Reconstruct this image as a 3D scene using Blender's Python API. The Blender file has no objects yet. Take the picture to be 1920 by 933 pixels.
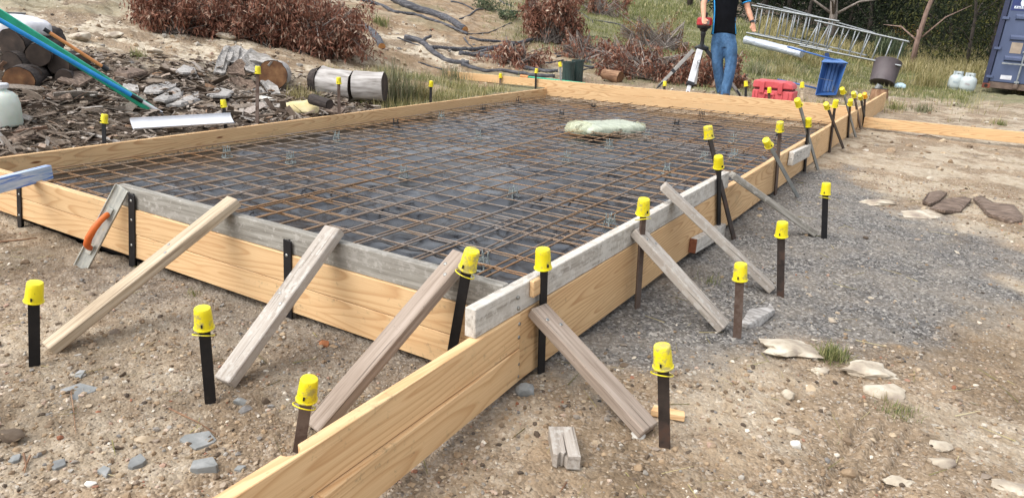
import bpy, bmesh, math, random
import numpy as np
from mathutils import Matrix, Vector
random.seed(7); RNG = np.random.default_rng(11)
SC = bpy.context.scene; COL = SC.collection

# ------------------------------------------------------------------ camera
W_, H_ = 1920.0, 933.0; CX, CY = 960.0, 466.5; CAMH = 1.04
V1 = np.array([1845., 62.]); V2 = np.array([-1289., -52.])
FPX = math.sqrt(-((V1[0]-CX)*(V2[0]-CX)+(V1[1]-CY)*(V2[1]-CY)))
def _d(v):
    r = np.array([v[0]-CX, -(v[1]-CY), -FPX]); return r/np.linalg.norm(r)
_Y = _d(V1); _X = -_d(V2); _Z = np.cross(_X, _Y); RC = np.array([_X, _Y, _Z])
CAM = np.array([0, 0, CAMH])
cam_d = bpy.data.cameras.new('camera'); cam = bpy.data.objects.new('camera', cam_d); COL.objects.link(cam)
cam.matrix_world = Matrix.Translation((0, 0, CAMH)) @ Matrix([[float(v) for v in r] for r in RC]).to_4x4()
cam_d.sensor_width = 36; cam_d.lens = FPX/W_*36; cam_d.clip_start = .05; cam_d.clip_end = 400
SC.camera = cam

# ------------------------------------------------------------------ world, sun, exposure
SUN_EL, SUN_AZ = math.radians(56), math.radians(-150)      # azimuth of the sun, measured from +Y towards +X
wd = bpy.data.worlds.new('World'); SC.world = wd; wd.use_nodes = True
nt = wd.node_tree; nt.nodes.clear()
sky = nt.nodes.new('ShaderNodeTexSky'); sky.sky_type = 'NISHITA'; sky.sun_disc = False
sky.sun_elevation = SUN_EL; sky.sun_rotation = SUN_AZ; sky.air_density = 1.0; sky.dust_density = 3.0
hs = nt.nodes.new('ShaderNodeHueSaturation'); hs.inputs['Saturation'].default_value = .30
bg = nt.nodes.new('ShaderNodeBackground'); bg.inputs['Strength'].default_value = .15
wo = nt.nodes.new('ShaderNodeOutputWorld')
nt.links.new(sky.outputs[0], hs.inputs['Color']); nt.links.new(hs.outputs[0], bg.inputs['Color']); nt.links.new(bg.outputs[0], wo.inputs[0])
sd = bpy.data.lights.new('sun', 'SUN'); so = bpy.data.objects.new('sun', sd); COL.objects.link(so)
sd.energy = .75; sd.angle = math.radians(70); sd.color = (1, .96, .90)
sdir = Vector((math.sin(SUN_AZ)*math.cos(SUN_EL), math.cos(SUN_AZ)*math.cos(SUN_EL), math.sin(SUN_EL)))
so.rotation_euler = sdir.to_track_quat('Z', 'Y').to_euler()
vs = SC.view_settings; vs.view_transform = 'Standard'; vs.look = 'None'; vs.gamma = 1; vs.exposure = 1.15
SC.cycles.max_bounces = 6; SC.cycles.transparent_max_bounces = 12

# ------------------------------------------------------------------ picture <-> world
def ray(px, py): return RC @ np.array([px-CX, -(py-CY), -FPX])
def G(px, py, z=0.):
    r = ray(px, py); return CAM + r*((z-CAMH)/r[2])
def PX(px, py, x):
    r = ray(px, py); return CAM + r*(x/r[0])
def PY(px, py, y):
    r = ray(px, py); return CAM + r*(y/r[1])
def D(px, py, d):
    return CAM + ray(px, py)*(d/FPX)
def depth(p): return -(RC.T @ (np.array(p)-CAM))[2]
def proj(p):
    c = RC.T @ (np.array(p)-CAM); return CX+FPX*c[0]/-c[2], CY-FPX*c[1]/-c[2]
def near_ray(px, py, a, b):
    """point on the line a-b nearest to the sight line through (px,py)"""
    r = ray(px, py); r = r/np.linalg.norm(r); a = np.array(a); u = np.array(b)-a; u = u/np.linalg.norm(u)
    w = a-CAM; bb = u@r; t = (bb*(r@w)-(u@w))/(1-bb*bb); return a+u*t

# ------------------------------------------------------------------ noise
def vnoise(x, y, seed=0):
    xi = np.floor(x).astype(np.int64); yi = np.floor(y).astype(np.int64); xf = x-xi; yf = y-yi
    u = xf*xf*xf*(xf*(xf*6-15)+10); v = yf*yf*yf*(yf*(yf*6-15)+10)
    def h(a, b):
        n = (a*374761393 + b*668265263 + seed*974711) & 0xffffffff
        n = ((n ^ (n >> 13))*1274126177) & 0xffffffff
        return ((n ^ (n >> 16)) & 0xffff)/65535.
    return (h(xi, yi)*(1-u)+h(xi+1, yi)*u)*(1-v)+(h(xi, yi+1)*(1-u)+h(xi+1, yi+1)*u)*v
def fbm(x, y, s, o=4, seed=0):
    t = 0; a = 1; n = 0
    for i in range(o):
        t = t+a*vnoise(x*s+i*17.3, y*s-i*9.1, seed+i); n += a; a *= .5; s *= 2.03
    return t/n
def sst(a, b, x):
    t = np.clip((x-a)/(b-a), 0, 1); return t*t*(3-2*t)

# ------------------------------------------------------------------ terrain heights
SX0, SX1, SY0, SY1 = -6.29, -1.285, 2.055, 11.115          # inside of the formwork
_tab = {-700: [(3, -.25), (6, .05), (10, .6), (16, 1.3), (30, 2.8)],
 100: [(6.4, -.2), (8, .03), (10, .33), (13, .8), (16, 1.25), (25, 2.5), (60, 5.5)],
 400: [(7.6, -.2), (9, -.06), (11, .2), (13, .53), (16, 1.0), (20, 1.6), (30, 3), (60, 6)],
 700: [(9.6, -.2), (10.6, -.12), (12, .06), (14, .33), (17, .8), (20, 1.25), (30, 2.8), (60, 6)],
 960: [(11, -.14), (12, -.14), (14, -.04), (17, .4), (20, .85), (25, 1.5), (40, 3.5), (70, 6)],
 1200: [(12.4, -.14), (14, -.09), (17, .1), (20, .4), (24, .83), (30, 1.6), (45, 3.4), (75, 6)],
 1400: [(12.4, -.2), (15, -.19), (18, -.05), (21, .2), (25, .55), (30, .95), (45, 2.2), (75, 4)],
 1550: [(12.4, -.28), (16, -.28), (20, -.2), (25, .0), (30, .25), (40, .6), (60, 1.2)],
 1750: [(10, -.33), (15, -.33), (20, -.31), (28, -.25), (40, -.05), (60, .3)],
 1920: [(5, -.33), (10, -.34), (17, -.35), (25, -.3), (40, -.1), (60, .2)],
 2600: [(4, -.33), (10, -.36), (20, -.4), (40, -.4)]}
_cp = []
for px, l in _tab.items():
    r = ray(px, 30+.0364*(px-960)); u = r[:2]/np.linalg.norm(r[:2])
    for d, z in l: _cp.append((u[0]*d, u[1]*d, z))
for x in (-5, -4, -3, -2, -1, 0, 1): _cp.append((x, 1.2, -.325)); _cp.append((x, -3, -.33))
for x in (-5.2, -3.5, -1.3): _cp.append((x, 2, -.31))
for y in (3.5, 5, 7, 9): _cp.append((-1.2, y, -.31)); _cp.append((-.3, y, -.325)); _cp.append((-6.5, y, -.215))
_cp += [(-8.4, 11.0, -.15), (-7.6, 11.0, -.17), (-6.8, 11.0, -.2), (-7.2, 11.9, -.10), (-5.5, 11.9, -.13), (-4, 11.9, -.15)]
_cp += [(-7.6, 1.5, -.24), (-8, -3, -.2), (5, -5, -.35), (-2, -20, -.5), (20, 0, -.5), (-20, -5, 1.0)]
_cp = np.array(_cp)
def _U(r2): return r2*np.log(r2+1e-9)*.5
_n = len(_cp); _A = np.zeros((_n+3, _n+3)); _d2 = ((_cp[:, None, :2]-_cp[None, :, :2])**2).sum(-1)
_A[:_n, :_n] = _U(_d2)+np.eye(_n)*.6; _A[:_n, _n] = 1; _A[:_n, _n+1:] = _cp[:, :2]; _A[_n:, :_n] = _A[:_n, _n:].T
_w = np.linalg.solve(_A, np.r_[_cp[:, 2], 0, 0, 0])
def base_h(x, y):
    x = np.atleast_1d(np.asarray(x, float)); y = np.atleast_1d(np.asarray(y, float)); sh = x.shape; x = x.ravel(); y = y.ravel()
    z = np.full(x.shape, _w[_n])+_w[_n+1]*x+_w[_n+2]*y
    for i in range(_n): z += _w[i]*_U((x-_cp[i, 0])**2+(y-_cp[i, 1])**2)
    return z.reshape(sh)
_trk = [G(1680, 770, -.32)[:2], G(1600, 925, -.32)[:2]]
def height(x, y):
    x = np.atleast_1d(np.asarray(x, float)); y = np.atleast_1d(np.asarray(y, float))
    z = base_h(x, y); r = np.hypot(x, y)
    far = sst(6, 14, r)*sst(-3, -6, x+ (y-11)*0)+sst(12, 20, r)
    far = np.clip(far, 0, 1)
    nb = 1-.8*np.exp(-((y-11.2)/.7)**2)*sst(-10, -8.8, x)*sst(3, 1, x)
    z = z+(fbm(x, y, .9, 3, 1)-.5)*(.05+.16*far)*nb+(fbm(x, y, 5, 3, 5)-.5)*(.026+.06*far)*nb+(fbm(x, y, 26, 2, 9)-.5)*.016
    u = _trk[1]-_trk[0]; L = np.linalg.norm(u); u = u/L
    a = (x-_trk[0][0])*u[0]+(y-_trk[0][1])*u[1]; p = (x-_trk[0][0])*-u[1]+(y-_trk[0][1])*u[0]
    m = sst(0, .15, a)*sst(L+.5, L, a)*sst(.13, .09, np.abs(p)); z = z-m*(.010+.010*np.cos(p*2*math.pi/.075))
    ins = np.minimum(np.minimum(x-SX0, SX1-x), np.minimum(y-SY0, SY1-y))
    ins2 = np.minimum(np.minimum(x-SX0+.05, SX1-x), np.minimum(y-SY0, SY1-y+.05)); k = sst(.03, .10, ins2); z = z*(1-k)+k*np.minimum(z, -.65)
    ko = sst(-.12, -.03, ins)*(1-k)*(x < -5.8)*(y > 2.1); z = z*(1-ko)+ko*np.minimum(z, -.2)
    return z
def hz(x, y): return float(height(x, y)[0])
_ts = np.concatenate([np.linspace(.6, 14, 2600), np.linspace(14, 90, 2600)])
def T(px, py):
    r = ray(px, py); r = r/np.linalg.norm(r[:2]); P = CAM[None]+r[None]*_ts[:, None]
    z = height(P[:, 0], P[:, 1]); k = np.where(P[:, 2] < z)[0]
    if len(k) == 0: return P[-1]
    return np.array([P[k[0], 0], P[k[0], 1], z[k[0]]])

# ------------------------------------------------------------------ mesh helpers
def V(a): return Vector([float(t) for t in a])
def frame(o, x, up=(0, 0, 1)):
    """4x4 with local x along x, local z as near as possible to up"""
    x = V(x).normalized(); up = V(up); y = up.cross(x)
    if y.length < 1e-5: y = Vector((0, 1, 0)).cross(x)
    y.normalize(); z = x.cross(y); m = Matrix((x, y, z)).transposed().to_4x4(); m.translation = V(o); return m
def wm(o): return wm(o.parent) @ o.matrix_basis if o.parent else o.matrix_basis.copy()
class MB:
    def __init__(s): s.v = []; s.f = []
    def add(s, v, f):
        b = len(s.v); s.v += [tuple(float(c) for c in p) for p in v]; s.f += [tuple(b+i for i in q) for q in f]; return s
    def box(s, c, d, M=None):
        v = [Vector((c[0]+d[0]*i/2, c[1]+d[1]*j/2, c[2]+d[2]*k/2)) for i in (-1, 1) for j in (-1, 1) for k in (-1, 1)]
        if M: v = [M @ p for p in v]
        return s.add(v, [(0, 1, 3, 2), (4, 6, 7, 5), (0, 4, 5, 1), (2, 3, 7, 6), (0, 2, 6, 4), (1, 5, 7, 3)])
    def beam(s, a, b, w, h, up=(0, 0, 1)):
        a = V(a); b = V(b); return s.box((0, 0, 0), ((b-a).length, w, h), frame((a+b)/2, b-a, up))
    def tube(s, pts, rad, n=8, cap=True, flat=1.0):
        pts = [V(p) for p in pts]; m = len(pts)
        if not hasattr(rad, '__len__'): rad = [rad]*m
        t0 = (pts[1]-pts[0]).normalized(); nrm = t0.orthogonal().normalized(); rings = []
        for i in range(m):
            t = (pts[min(i+1, m-1)]-pts[max(i-1, 0)]).normalized(); nrm = (nrm-t*nrm.dot(t)).normalized(); bi = t.cross(nrm)
            rings += [pts[i]+(nrm*math.cos(2*math.pi*k/n)+bi*math.sin(2*math.pi*k/n)*flat)*rad[i] for k in range(n)]
        f = [(i*n+k, i*n+(k+1) % n, (i+1)*n+(k+1) % n, (i+1)*n+k) for i in range(m-1) for k in range(n)]
        if cap: f += [tuple(range(n-1, -1, -1)), tuple((m-1)*n+k for k in range(n))]
        return s.add(rings, f)
    def lathe(s, prof, n=24, M=None, cap=True):
        v = [Vector((r*math.cos(2*math.pi*k/n), r*math.sin(2*math.pi*k/n), z)) for r, z in prof for k in range(n)]
        if M: v = [M @ p for p in v]
        m = len(prof); f = [(i*n+k, i*n+(k+1) % n, (i+1)*n+(k+1) % n, (i+1)*n+k) for i in range(m-1) for k in range(n)]
        if cap: f += [tuple(range(n-1, -1, -1)), tuple((m-1)*n+k for k in range(n))]
        return s.add(v, f)
    def prism(s, poly, a, b, M=None):
        n = len(poly); v = [Vector((p[0], p[1], a)) for p in poly]+[Vector((p[0], p[1], b)) for p in poly]
        if M: v = [M @ p for p in v]
        return s.add(v, [tuple(range(n-1, -1, -1)), tuple(range(n, 2*n))]+[(i, (i+1) % n, n+(i+1) % n, n+i) for i in range(n)])
    def torus(s, R, r, M=None, n=20, k=6):
        v = []; f = []
        for i in range(n):
            a = 2*math.pi*i/n
            for j in range(k):
                b = 2*math.pi*j/k; p = Vector(((R+r*math.cos(b))*math.cos(a), (R+r*math.cos(b))*math.sin(a), r*math.sin(b)))
                v.append(M @ p if M else p); f.append((i*k+j, ((i+1) % n)*k+j, ((i+1) % n)*k+(j+1) % k, i*k+(j+1) % k))
        return s.add(v, f)
    def build(s, name, mat, parent=None, fr=None, smooth=False, bevel=0, auto=None):
        if fr is None:
            if parent: fr = wm(parent)
            else:
                a = np.array(s.v); lo = a.min(0); hi = a.max(0); fr = Matrix.Translation(((lo[0]+hi[0])/2, (lo[1]+hi[1])/2, lo[2]))
        inv = fr.inverted(); me = bpy.data.meshes.new(name)
        me.from_pydata([inv @ Vector(p) for p in s.v], [], s.f)
        bm = bmesh.new(); bm.from_mesh(me); bmesh.ops.recalc_face_normals(bm, faces=bm.faces)
        if bevel: bmesh.ops.bevel(bm, geom=list(bm.edges), offset=bevel, segments=1, affect='EDGES', profile=.5, clamp_overlap=True)
        for fc in bm.faces: fc.smooth = smooth
        if auto is not None:
            for fc in bm.faces: fc.smooth = True
            for e in bm.edges:
                if len(e.link_faces) == 2 and e.calc_face_angle(0) > auto: e.smooth = False
        bm.to_mesh(me); bm.free(); me.materials.append(mat)
        o = bpy.data.objects.new(name, me); COL.objects.link(o)
        if parent: o.parent = parent; o.matrix_basis = wm(parent).inverted() @ fr
        else: o.matrix_basis = fr
        return o
def tag(o, label, cat, group=None, kind=None):
    if label: o['label'] = label
    if cat: o['category'] = cat
    if group: o['group'] = group
    if kind: o['kind'] = kind
    return o
def thing(name, label, cat, loc, group=None, M=None):
    o = bpy.data.objects.new(name, None); COL.objects.link(o); o.empty_display_size = .1
    o.matrix_basis = M if M else Matrix.Translation(V(loc)); return tag(o, label, cat, group)
def np_mesh(name, v, f, mat, parent=None, smooth=False, attrs=None, loc=None):
    v = np.asarray(v, np.float32); f = np.asarray(f, np.int32); k = f.shape[1]
    me = bpy.data.meshes.new(name); me.vertices.add(len(v)); me.loops.add(f.size); me.polygons.add(len(f))
    if loc is not None: v = v-np.asarray(loc, np.float32)
    me.vertices.foreach_set('co', v.ravel()); me.loops.foreach_set('vertex_index', f.ravel())
    me.polygons.foreach_set('loop_start', np.arange(0, f.size, k, dtype=np.int32))
    me.polygons.foreach_set('use_smooth', np.full(len(f), smooth))
    for n, a in (attrs or {}).items():
        at = me.attributes.new(n, 'FLOAT', 'POINT'); at.data.foreach_set('value', np.asarray(a, np.float32))
    me.update(calc_edges=True); me.materials.append(mat)
    o = bpy.data.objects.new(name, me); COL.objects.link(o)
    if loc is not None and not parent: o.location = V(loc)
    if parent: o.parent = parent
    return o
def batch(tv, tf, M, Tt):
    """N copies of a template: M (N,3,3), Tt (N,3)"""
    tv = np.asarray(tv); tf = np.asarray(tf); v = np.einsum('nij,kj->nki', M, tv)+Tt[:, None, :]
    f = tf[None]+(np.arange(len(M))*len(tv))[:, None, None]
    return v.reshape(-1, 3), f.reshape(-1, tf.shape[1])
def rotz(a):
    c, s = np.cos(a), np.sin(a); o = np.zeros_like(a); l = np.ones_like(a)
    return np.stack([np.stack([c, -s, o], -1), np.stack([s, c, o], -1), np.stack([o, o, l], -1)], -2)
def rotx(a):
    c, s = np.cos(a), np.sin(a); o = np.zeros_like(a); l = np.ones_like(a)
    return np.stack([np.stack([l, o, o], -1), np.stack([o, c, -s], -1), np.stack([o, s, c], -1)], -2)
def roty(a):
    c, s = np.cos(a), np.sin(a); o = np.zeros_like(a); l = np.ones_like(a)
    return np.stack([np.stack([c, o, s], -1), np.stack([o, l, o], -1), np.stack([-s, o, c], -1)], -2)
def scl(x, y, z):
    M = np.zeros((len(x), 3, 3)); M[:, 0, 0] = x; M[:, 1, 1] = y; M[:, 2, 2] = z; return M
def ico(sub):
    bm = bmesh.new(); bmesh.ops.create_icosphere(bm, subdivisions=sub, radius=1)
    v = np.array([p.co[:] for p in bm.verts]); f = np.array([[q.index for q in t.verts] for t in bm.faces]); bm.free(); return v, f
ICO1 = ico(1); ICO2 = ico(2); ICO3 = ico(3)

# ------------------------------------------------------------------ materials
def C(h):
    h = h.lstrip('#'); c = [int(h[i:i+2], 16)/255 for i in (0, 2, 4)]
    return tuple([(x/12.92 if x <= .04045 else ((x+.055)/1.055)**2.4) for x in c]+[1])
class NT:
    def __init__(s, name):
        s.m = bpy.data.materials.new(name); s.m.use_nodes = True; s.t = s.m.node_tree; s.t.nodes.clear()
        s.out = s.n('ShaderNodeOutputMaterial'); s.p = s.n('ShaderNodeBsdfPrincipled'); s.l(s.p.outputs[0], s.out.inputs[0])
    def n(s, t, **k):
        x = s.t.nodes.new(t)
        for a, b in k.items(): setattr(x, a, b)
        return x
    def l(s, a, b): s.t.links.new(a, b)
    def set(s, i, v):
        if hasattr(v, 'links') or hasattr(v, 'is_linked'): s.l(v, i)
        else: i.default_value = v
    def coord(s, kind='Object', sc=(1, 1, 1), rnd=0):
        tc = s.n('ShaderNodeTexCoord'); o = tc.outputs[kind]
        if kind == 'World': pass
        mp = s.n('ShaderNodeMapping'); s.l(o, mp.inputs[0]); mp.inputs['Scale'].default_value = sc
        if rnd:
            oi = s.n('ShaderNodeObjectInfo'); mu = s.n('ShaderNodeVectorMath', operation='SCALE'); cb = s.n('ShaderNodeCombineXYZ')
            for i in range(3): cb.inputs[i].default_value = (rnd, rnd*.71, rnd*.37)[i]
            s.l(cb.outputs[0], mu.inputs[0]); s.l(oi.outputs['Random'], mu.inputs['Scale']); s.l(mu.outputs[0], mp.inputs['Location'])
        return mp.outputs[0]
    def noise(s, co, scale, det=4, rough=.55, dist=0):
        x = s.n('ShaderNodeTexNoise'); s.l(co, x.inputs['Vector']); x.inputs['Scale'].default_value = scale; x.inputs['Detail'].default_value = det
        x.inputs['Roughness'].default_value = rough; x.inputs['Distortion'].default_value = dist; return x.outputs['Fac']
    def voro(s, co, scale, feat='F1'):
        x = s.n('ShaderNodeTexVoronoi', feature=feat); s.l(co, x.inputs['Vector']); x.inputs['Scale'].default_value = scale; return x
    def ramp(s, fac, stops, interp='LINEAR'):
        x = s.n('ShaderNodeValToRGB'); s.l(fac, x.inputs[0]); e = x.color_ramp; e.interpolation = interp
        while len(e.elements) < len(stops): e.elements.new(.5)
        for el, (p, c) in zip(e.elements, stops): el.position = p; el.color = C(c) if isinstance(c, str) else (c if hasattr(c, '__len__') else (c, c, c, 1))
        return x.outputs[0]
    def mix(s, f, a, b, mode='MIX'):
        x = s.n('ShaderNodeMix', data_type='RGBA', blend_type=mode); s.set(x.inputs[0], f)
        for i, v in ((6, a), (7, b)): s.set(x.inputs[i], C(v) if isinstance(v, str) else v)
        return x.outputs[2]
    def math(s, op, a, b=0., c=None):
        x = s.n('ShaderNodeMath', operation=op); s.set(x.inputs[0], a); s.set(x.inputs[1], b)
        if c is not None: s.set(x.inputs[2], c)
        return x.outputs[0]
    def bump(s, h, st=.3, dist=.01, nrm=None):
        x = s.n('ShaderNodeBump'); x.inputs['Strength'].default_value = st; x.inputs['Distance'].default_value = dist; s.l(h, x.inputs['Height'])
        if nrm is not None: s.l(nrm, x.inputs['Normal'])
        s.l(x.outputs[0], s.p.inputs['Normal']); return x.outputs[0]
    def col(s, v): s.set(s.p.inputs['Base Color'], C(v) if isinstance(v, str) else v)
    def rough(s, v): s.set(s.p.inputs['Roughness'], v)
    def attr(s, name):
        x = s.n('ShaderNodeAttribute'); x.attribute_name = name; return x.outputs['Fac']
    def island(s): return s.n('ShaderNodeNewGeometry').outputs['Random Per Island']
    def objrnd(s): return s.n('ShaderNodeObjectInfo').outputs['Random']
def simple(name, stops, scale=6, det=4, rough=.6, metal=0, st=(1, 1, 1), bump=.0, bscale=None, bdist=.004, spec=.5, rnd=3., speck=None):
    m = NT(name); co = m.coord(sc=st, rnd=rnd); n = m.noise(co, scale, det)
    c = m.ramp(n, stops)
    if speck:
        f = m.ramp(m.noise(co, speck[1], 5, .7), [(speck[2], 0.), (speck[2]+.06, 1.)]); c = m.mix(f, c, speck[0])
    m.col(c); m.rough(rough); m.p.inputs['Metallic'].default_value = metal; m.p.inputs['Specular IOR Level'].default_value = spec
    if bump: m.bump(m.noise(co, bscale or scale*3, 5, .6), bump, bdist)
    return m.m
def island_mat(name, stops, rough=.8, noise=None, trans=0, st=(1, 1, 1), interp='LINEAR'):
    m = NT(name); c = m.ramp(m.island(), stops, interp)
    if noise: c = m.mix(m.ramp(m.noise(m.coord(sc=st), noise[0], 3), [(.35, 0.), (.65, 1.)]), c, m.mix(1., c, noise[1], 'MULTIPLY'))
    m.col(c); m.rough(rough); m.p.inputs['Specular IOR Level'].default_value = .25
    if trans: 
        t = m.n('ShaderNodeBsdfTranslucent'); m.set(t.inputs[0], c); x = m.n('ShaderNodeMixShader'); x.inputs[0].default_value = trans
        m.l(m.p.outputs[0], x.inputs[1]); m.l(t.outputs[0], x.inputs[2]); m.l(x.outputs[0], m.out.inputs[0])
    return m.m
def wood(name, light, mid, dark, ring=26., contrast=.5, rough=.65, knots=True, tint=.12):
    """sawn softwood: growth rings cut at a slant make the cathedral figure; boards run along local x"""
    m = NT(name); co = m.coord(sc=(1, 1, 1), rnd=9.); 
    mp = m.n('ShaderNodeMapping'); m.l(co, mp.inputs[0]); mp.inputs['Rotation'].default_value = (0, math.radians(2.6), math.radians(4.0))
    w = m.n('ShaderNodeTexNoise'); mp2 = m.n('ShaderNodeMapping'); m.l(co, mp2.inputs[0]); mp2.inputs['Scale'].default_value = (1.3, 6, 6)
    m.l(mp2.outputs[0], w.inputs[0]); w.inputs['Scale'].default_value = 1; w.inputs['Detail'].default_value = 2
    sx = m.n('ShaderNodeSeparateXYZ'); m.l(mp.outputs[0], sx.inputs[0])
    # pith distance: wrap y,z so that every board has a pith nearby
    y = m.math('SUBTRACT', m.math('PINGPONG', sx.outputs[1], .13), .02); z = m.math('SUBTRACT', m.math('PINGPONG', sx.outputs[2], .16), .06)
    r = m.math('SQRT', m.math('ADD', m.math('MULTIPLY', y, y), m.math('MULTIPLY', z, z)))
    r = m.math('ADD', r, m.math('MULTIPLY', w.outputs['Fac'], .07))
    s = m.math('FRACT', m.math('MULTIPLY', r, ring*2.6))
    late = m.ramp(s, [(0., 0.), (.55, .15), (.88, 1.), (1., 0.)])
    c = m.mix(m.math('MULTIPLY', late, contrast), light, mid)
    fib = m.noise(m.coord(sc=(6, 260, 260), rnd=5.), 1, 3); c = m.mix(m.ramp(fib, [(.4, 0.), (.75, .35)]), c, mid)
    blot = m.noise(m.coord(sc=(1.2, 7, 7), rnd=4.), 1.2, 3); c = m.mix(m.ramp(blot, [(.4, 0.), (.8, .6)]), c, m.mix(.5, c, mid))
    if knots:
        v = m.voro(m.coord(sc=(1.6, 0.001, 6.5), rnd=6.), 1.); k = m.ramp(v.outputs['Distance'], [(.05, 1.), (.085, 0.)])
        k = m.math('MULTIPLY', k, m.ramp(v.outputs['Color'], [(.5, 0.), (.52, 1.)])); c = m.mix(k, c, dark)
    dn = m.noise(m.coord(rnd=2.), 34, 6, .75); dm = m.noise(m.coord(sc=(1, 2.5, 2.5), rnd=8.), 2.2, 4, .6)
    c = m.mix(m.ramp(m.math('ADD', m.math('MULTIPLY', dn, .7), m.math('MULTIPLY', dm, .4)), [(.64, 0.), (.72, .55)]), c, '#7d6a50'); c = m.mix(m.ramp(dm, [(.55, 0.), (.8, .35)]), c, '#a5926f')
    hv = m.n('ShaderNodeHueSaturation'); m.l(c, hv.inputs['Color'])
    m.set(hv.inputs['Value'], m.math('ADD', m.math('MULTIPLY', m.objrnd(), tint*2), 1-tint)); 
    m.col(hv.outputs[0]); m.rough(rough); m.p.inputs['Specular IOR Level'].default_value = .3
    m.bump(m.math('ADD', m.math('MULTIPLY', late, .4), fib), .12, .002); return m.m
def oldwood(name, pale, mid, dark, streak='#6f665c', under=None, cover=.5):
    """weathered timber: grey fibre streaks, dark checks, cement smears"""
    m = NT(name); f1 = m.noise(m.coord(sc=(3, 60, 60), rnd=7.), 1, 5, .6); f2 = m.noise(m.coord(sc=(2, 9, 9), rnd=3.), 1, 5, .65)
    c = m.ramp(f1, [(.3, dark), (.5, mid), (.7, pale)])
    if under:
        sp = m.noise(m.coord(sc=(1, 1.3, 1.3), rnd=5.), 26, 6, .72); k = m.ramp(m.math('ADD', m.math('MULTIPLY', sp, .8), m.math('MULTIPLY', f2, .35)), [(cover, 0.), (cover+.08, 1.)]); c = m.mix(k, c, under)
    c = m.mix(m.ramp(f2, [(.45, 0.), (.75, .65)]), c, streak)
    ck = m.noise(m.coord(sc=(2.2, 150, 150), rnd=8.), 1, 2); c = m.mix(m.ramp(ck, [(.66, 0.), (.72, .8)]), c, '#3a332c')
    sp2 = m.noise(m.coord(rnd=2.), 90, 3, .6); c = m.mix(m.ramp(sp2, [(.68, 0.), (.74, .6)]), c, '#4a443c')
    m.col(c); m.rough(.85); m.p.inputs['Specular IOR Level'].default_value = .2; m.bump(m.math('ADD', f1, ck), .35, .003); return m.m
def metal(name, base, rust=None, rk=.5, rough=.45, met=.9, scale=14):
    m = NT(name); co = m.coord(rnd=5.); n = m.noise(co, scale, 6, .65); c = m.ramp(n, [(.3, base[0]), (.7, base[1])])
    if rust:
        k = m.ramp(m.noise(co, scale*.5, 6, .7), [(rk, 0.), (rk+.12, 1.)]); c = m.mix(k, c, m.mix(n, rust[0], rust[1]))
        m.set(m.p.inputs['Metallic'], m.math('SUBTRACT', met, m.math('MULTIPLY', k, met*.9))); m.rough(m.math('ADD', m.math('MULTIPLY', k, .35), rough))
    else: m.p.inputs['Metallic'].default_value = met; m.rough(rough)
    m.col(c); m.bump(n, .2, .002); return m.m
MAT = {}
MAT['pine'] = wood('pine', '#d6b588', '#a87b50', '#6d4326', contrast=.75)
MAT['pine2'] = wood('fresh_pine', '#dab98c', '#b38557', '#6d4326', ring=18, contrast=.62)
MAT['greyboard'] = oldwood('cement_stained_board', '#a39f97', '#8d8980', '#6c675f', '#7a756d', under='#aaa69e', cover=.6)
MAT['whiteboard'] = oldwood('whitewashed_board', '#c9c3b9', '#b8b1a6', '#8c857b', '#a09a90', under='#cbc6bd', cover=.54)
MAT['brace_pine'] = oldwood('weathered_pine', '#c0b29d', '#b3a28a', '#85745f', '#a89c8b')
MAT['brace_grey'] = oldwood('grey_timber', '#b5aea4', '#a59c92', '#827a70', '#958d83', under='#b6b1a9', cover=.58)
MAT['brace_brown'] = oldwood('brown_grey_timber', '#a6988c', '#988a7d', '#7d6e61', '#897b6e')
MAT['redend'] = simple('red_hardwood', [(.3, '#6b3f2a'), (.7, '#8a5539')], 9, rough=.8, st=(1, 8, 8))
MAT['black_steel'] = metal('black_steel', ('#1b1b1e', '#2b2a2b'), ('#4a352a', '#33261f'), .62, .5, .5)
MAT['dark_steel'] = metal('dark_steel', ('#332c29', '#4b423d'), ('#5a4234', '#3d2c23'), .5, .55, .5)
MAT['rusty_steel'] = metal('rusty_steel', ('#5e4e46', '#7b6d63'), ('#5f4a3d', '#463831'), .45, .6, .4)
MAT['galv_steel'] = metal('galvanised_steel', ('#7c7f7e', '#989a98'), ('#6a5a4c', '#584a3e'), .62, .5, .6)
MAT['screw'] = metal('zinc_screw', ('#8a8a86', '#a9a9a4'), None, .5, .35, .9)
def yellow():
    m = NT('yellow_plastic'); co = m.coord(rnd=9.); n = m.noise(co, 8, 4); c = m.ramp(n, [(.3, '#d6c410'), (.7, '#e8d823')]); r = m.objrnd()
    d = m.ramp(m.math('ADD', m.noise(co, 26, 6, .72), m.math('MULTIPLY', r, .16)), [(.62, 0.), (.72, .85)]); c = m.mix(d, c, m.ramp(r, [(0., '#8f8540'), (1., '#a49a62')]))
    sc = m.ramp(m.noise(m.coord(sc=(6, 6, 1), rnd=4.), 40, 3, .7), [(.66, 0.), (.7, .6)]); c = m.mix(sc, c, '#4d471c'); m.col(c); m.set(m.p.inputs['Roughness'], m.math('ADD', m.math('MULTIPLY', d, .4), .38)); m.bump(n, .1, .003); return m.m
MAT['yellow'] = yellow()
MAT['orange_cap'] = simple('orange_yellow_plastic', [(.3, '#e59b00'), (.7, '#f0b20c')], 8, rough=.42)
MAT['slot'] = simple('dark_slot', [(0, '#171512'), (1, '#221f1a')], 4, rough=.9)
def rebar():
    m = NT('rusty_wire'); p = m.n('ShaderNodeNewGeometry').outputs['Position']; n = m.noise(p, 1.1, 4, .6); n2 = m.noise(p, 30, 4, .6)
    c = m.ramp(n, [(.36, '#857d76'), (.5, '#866d53'), (.68, '#946c44')]); c = m.mix(m.ramp(n2, [(.45, 0.), (.8, .5)]), c, '#6b4d31'); m.col(c)
    m.p.inputs['Metallic'].default_value = .1; m.rough(.5); return m.m
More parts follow.
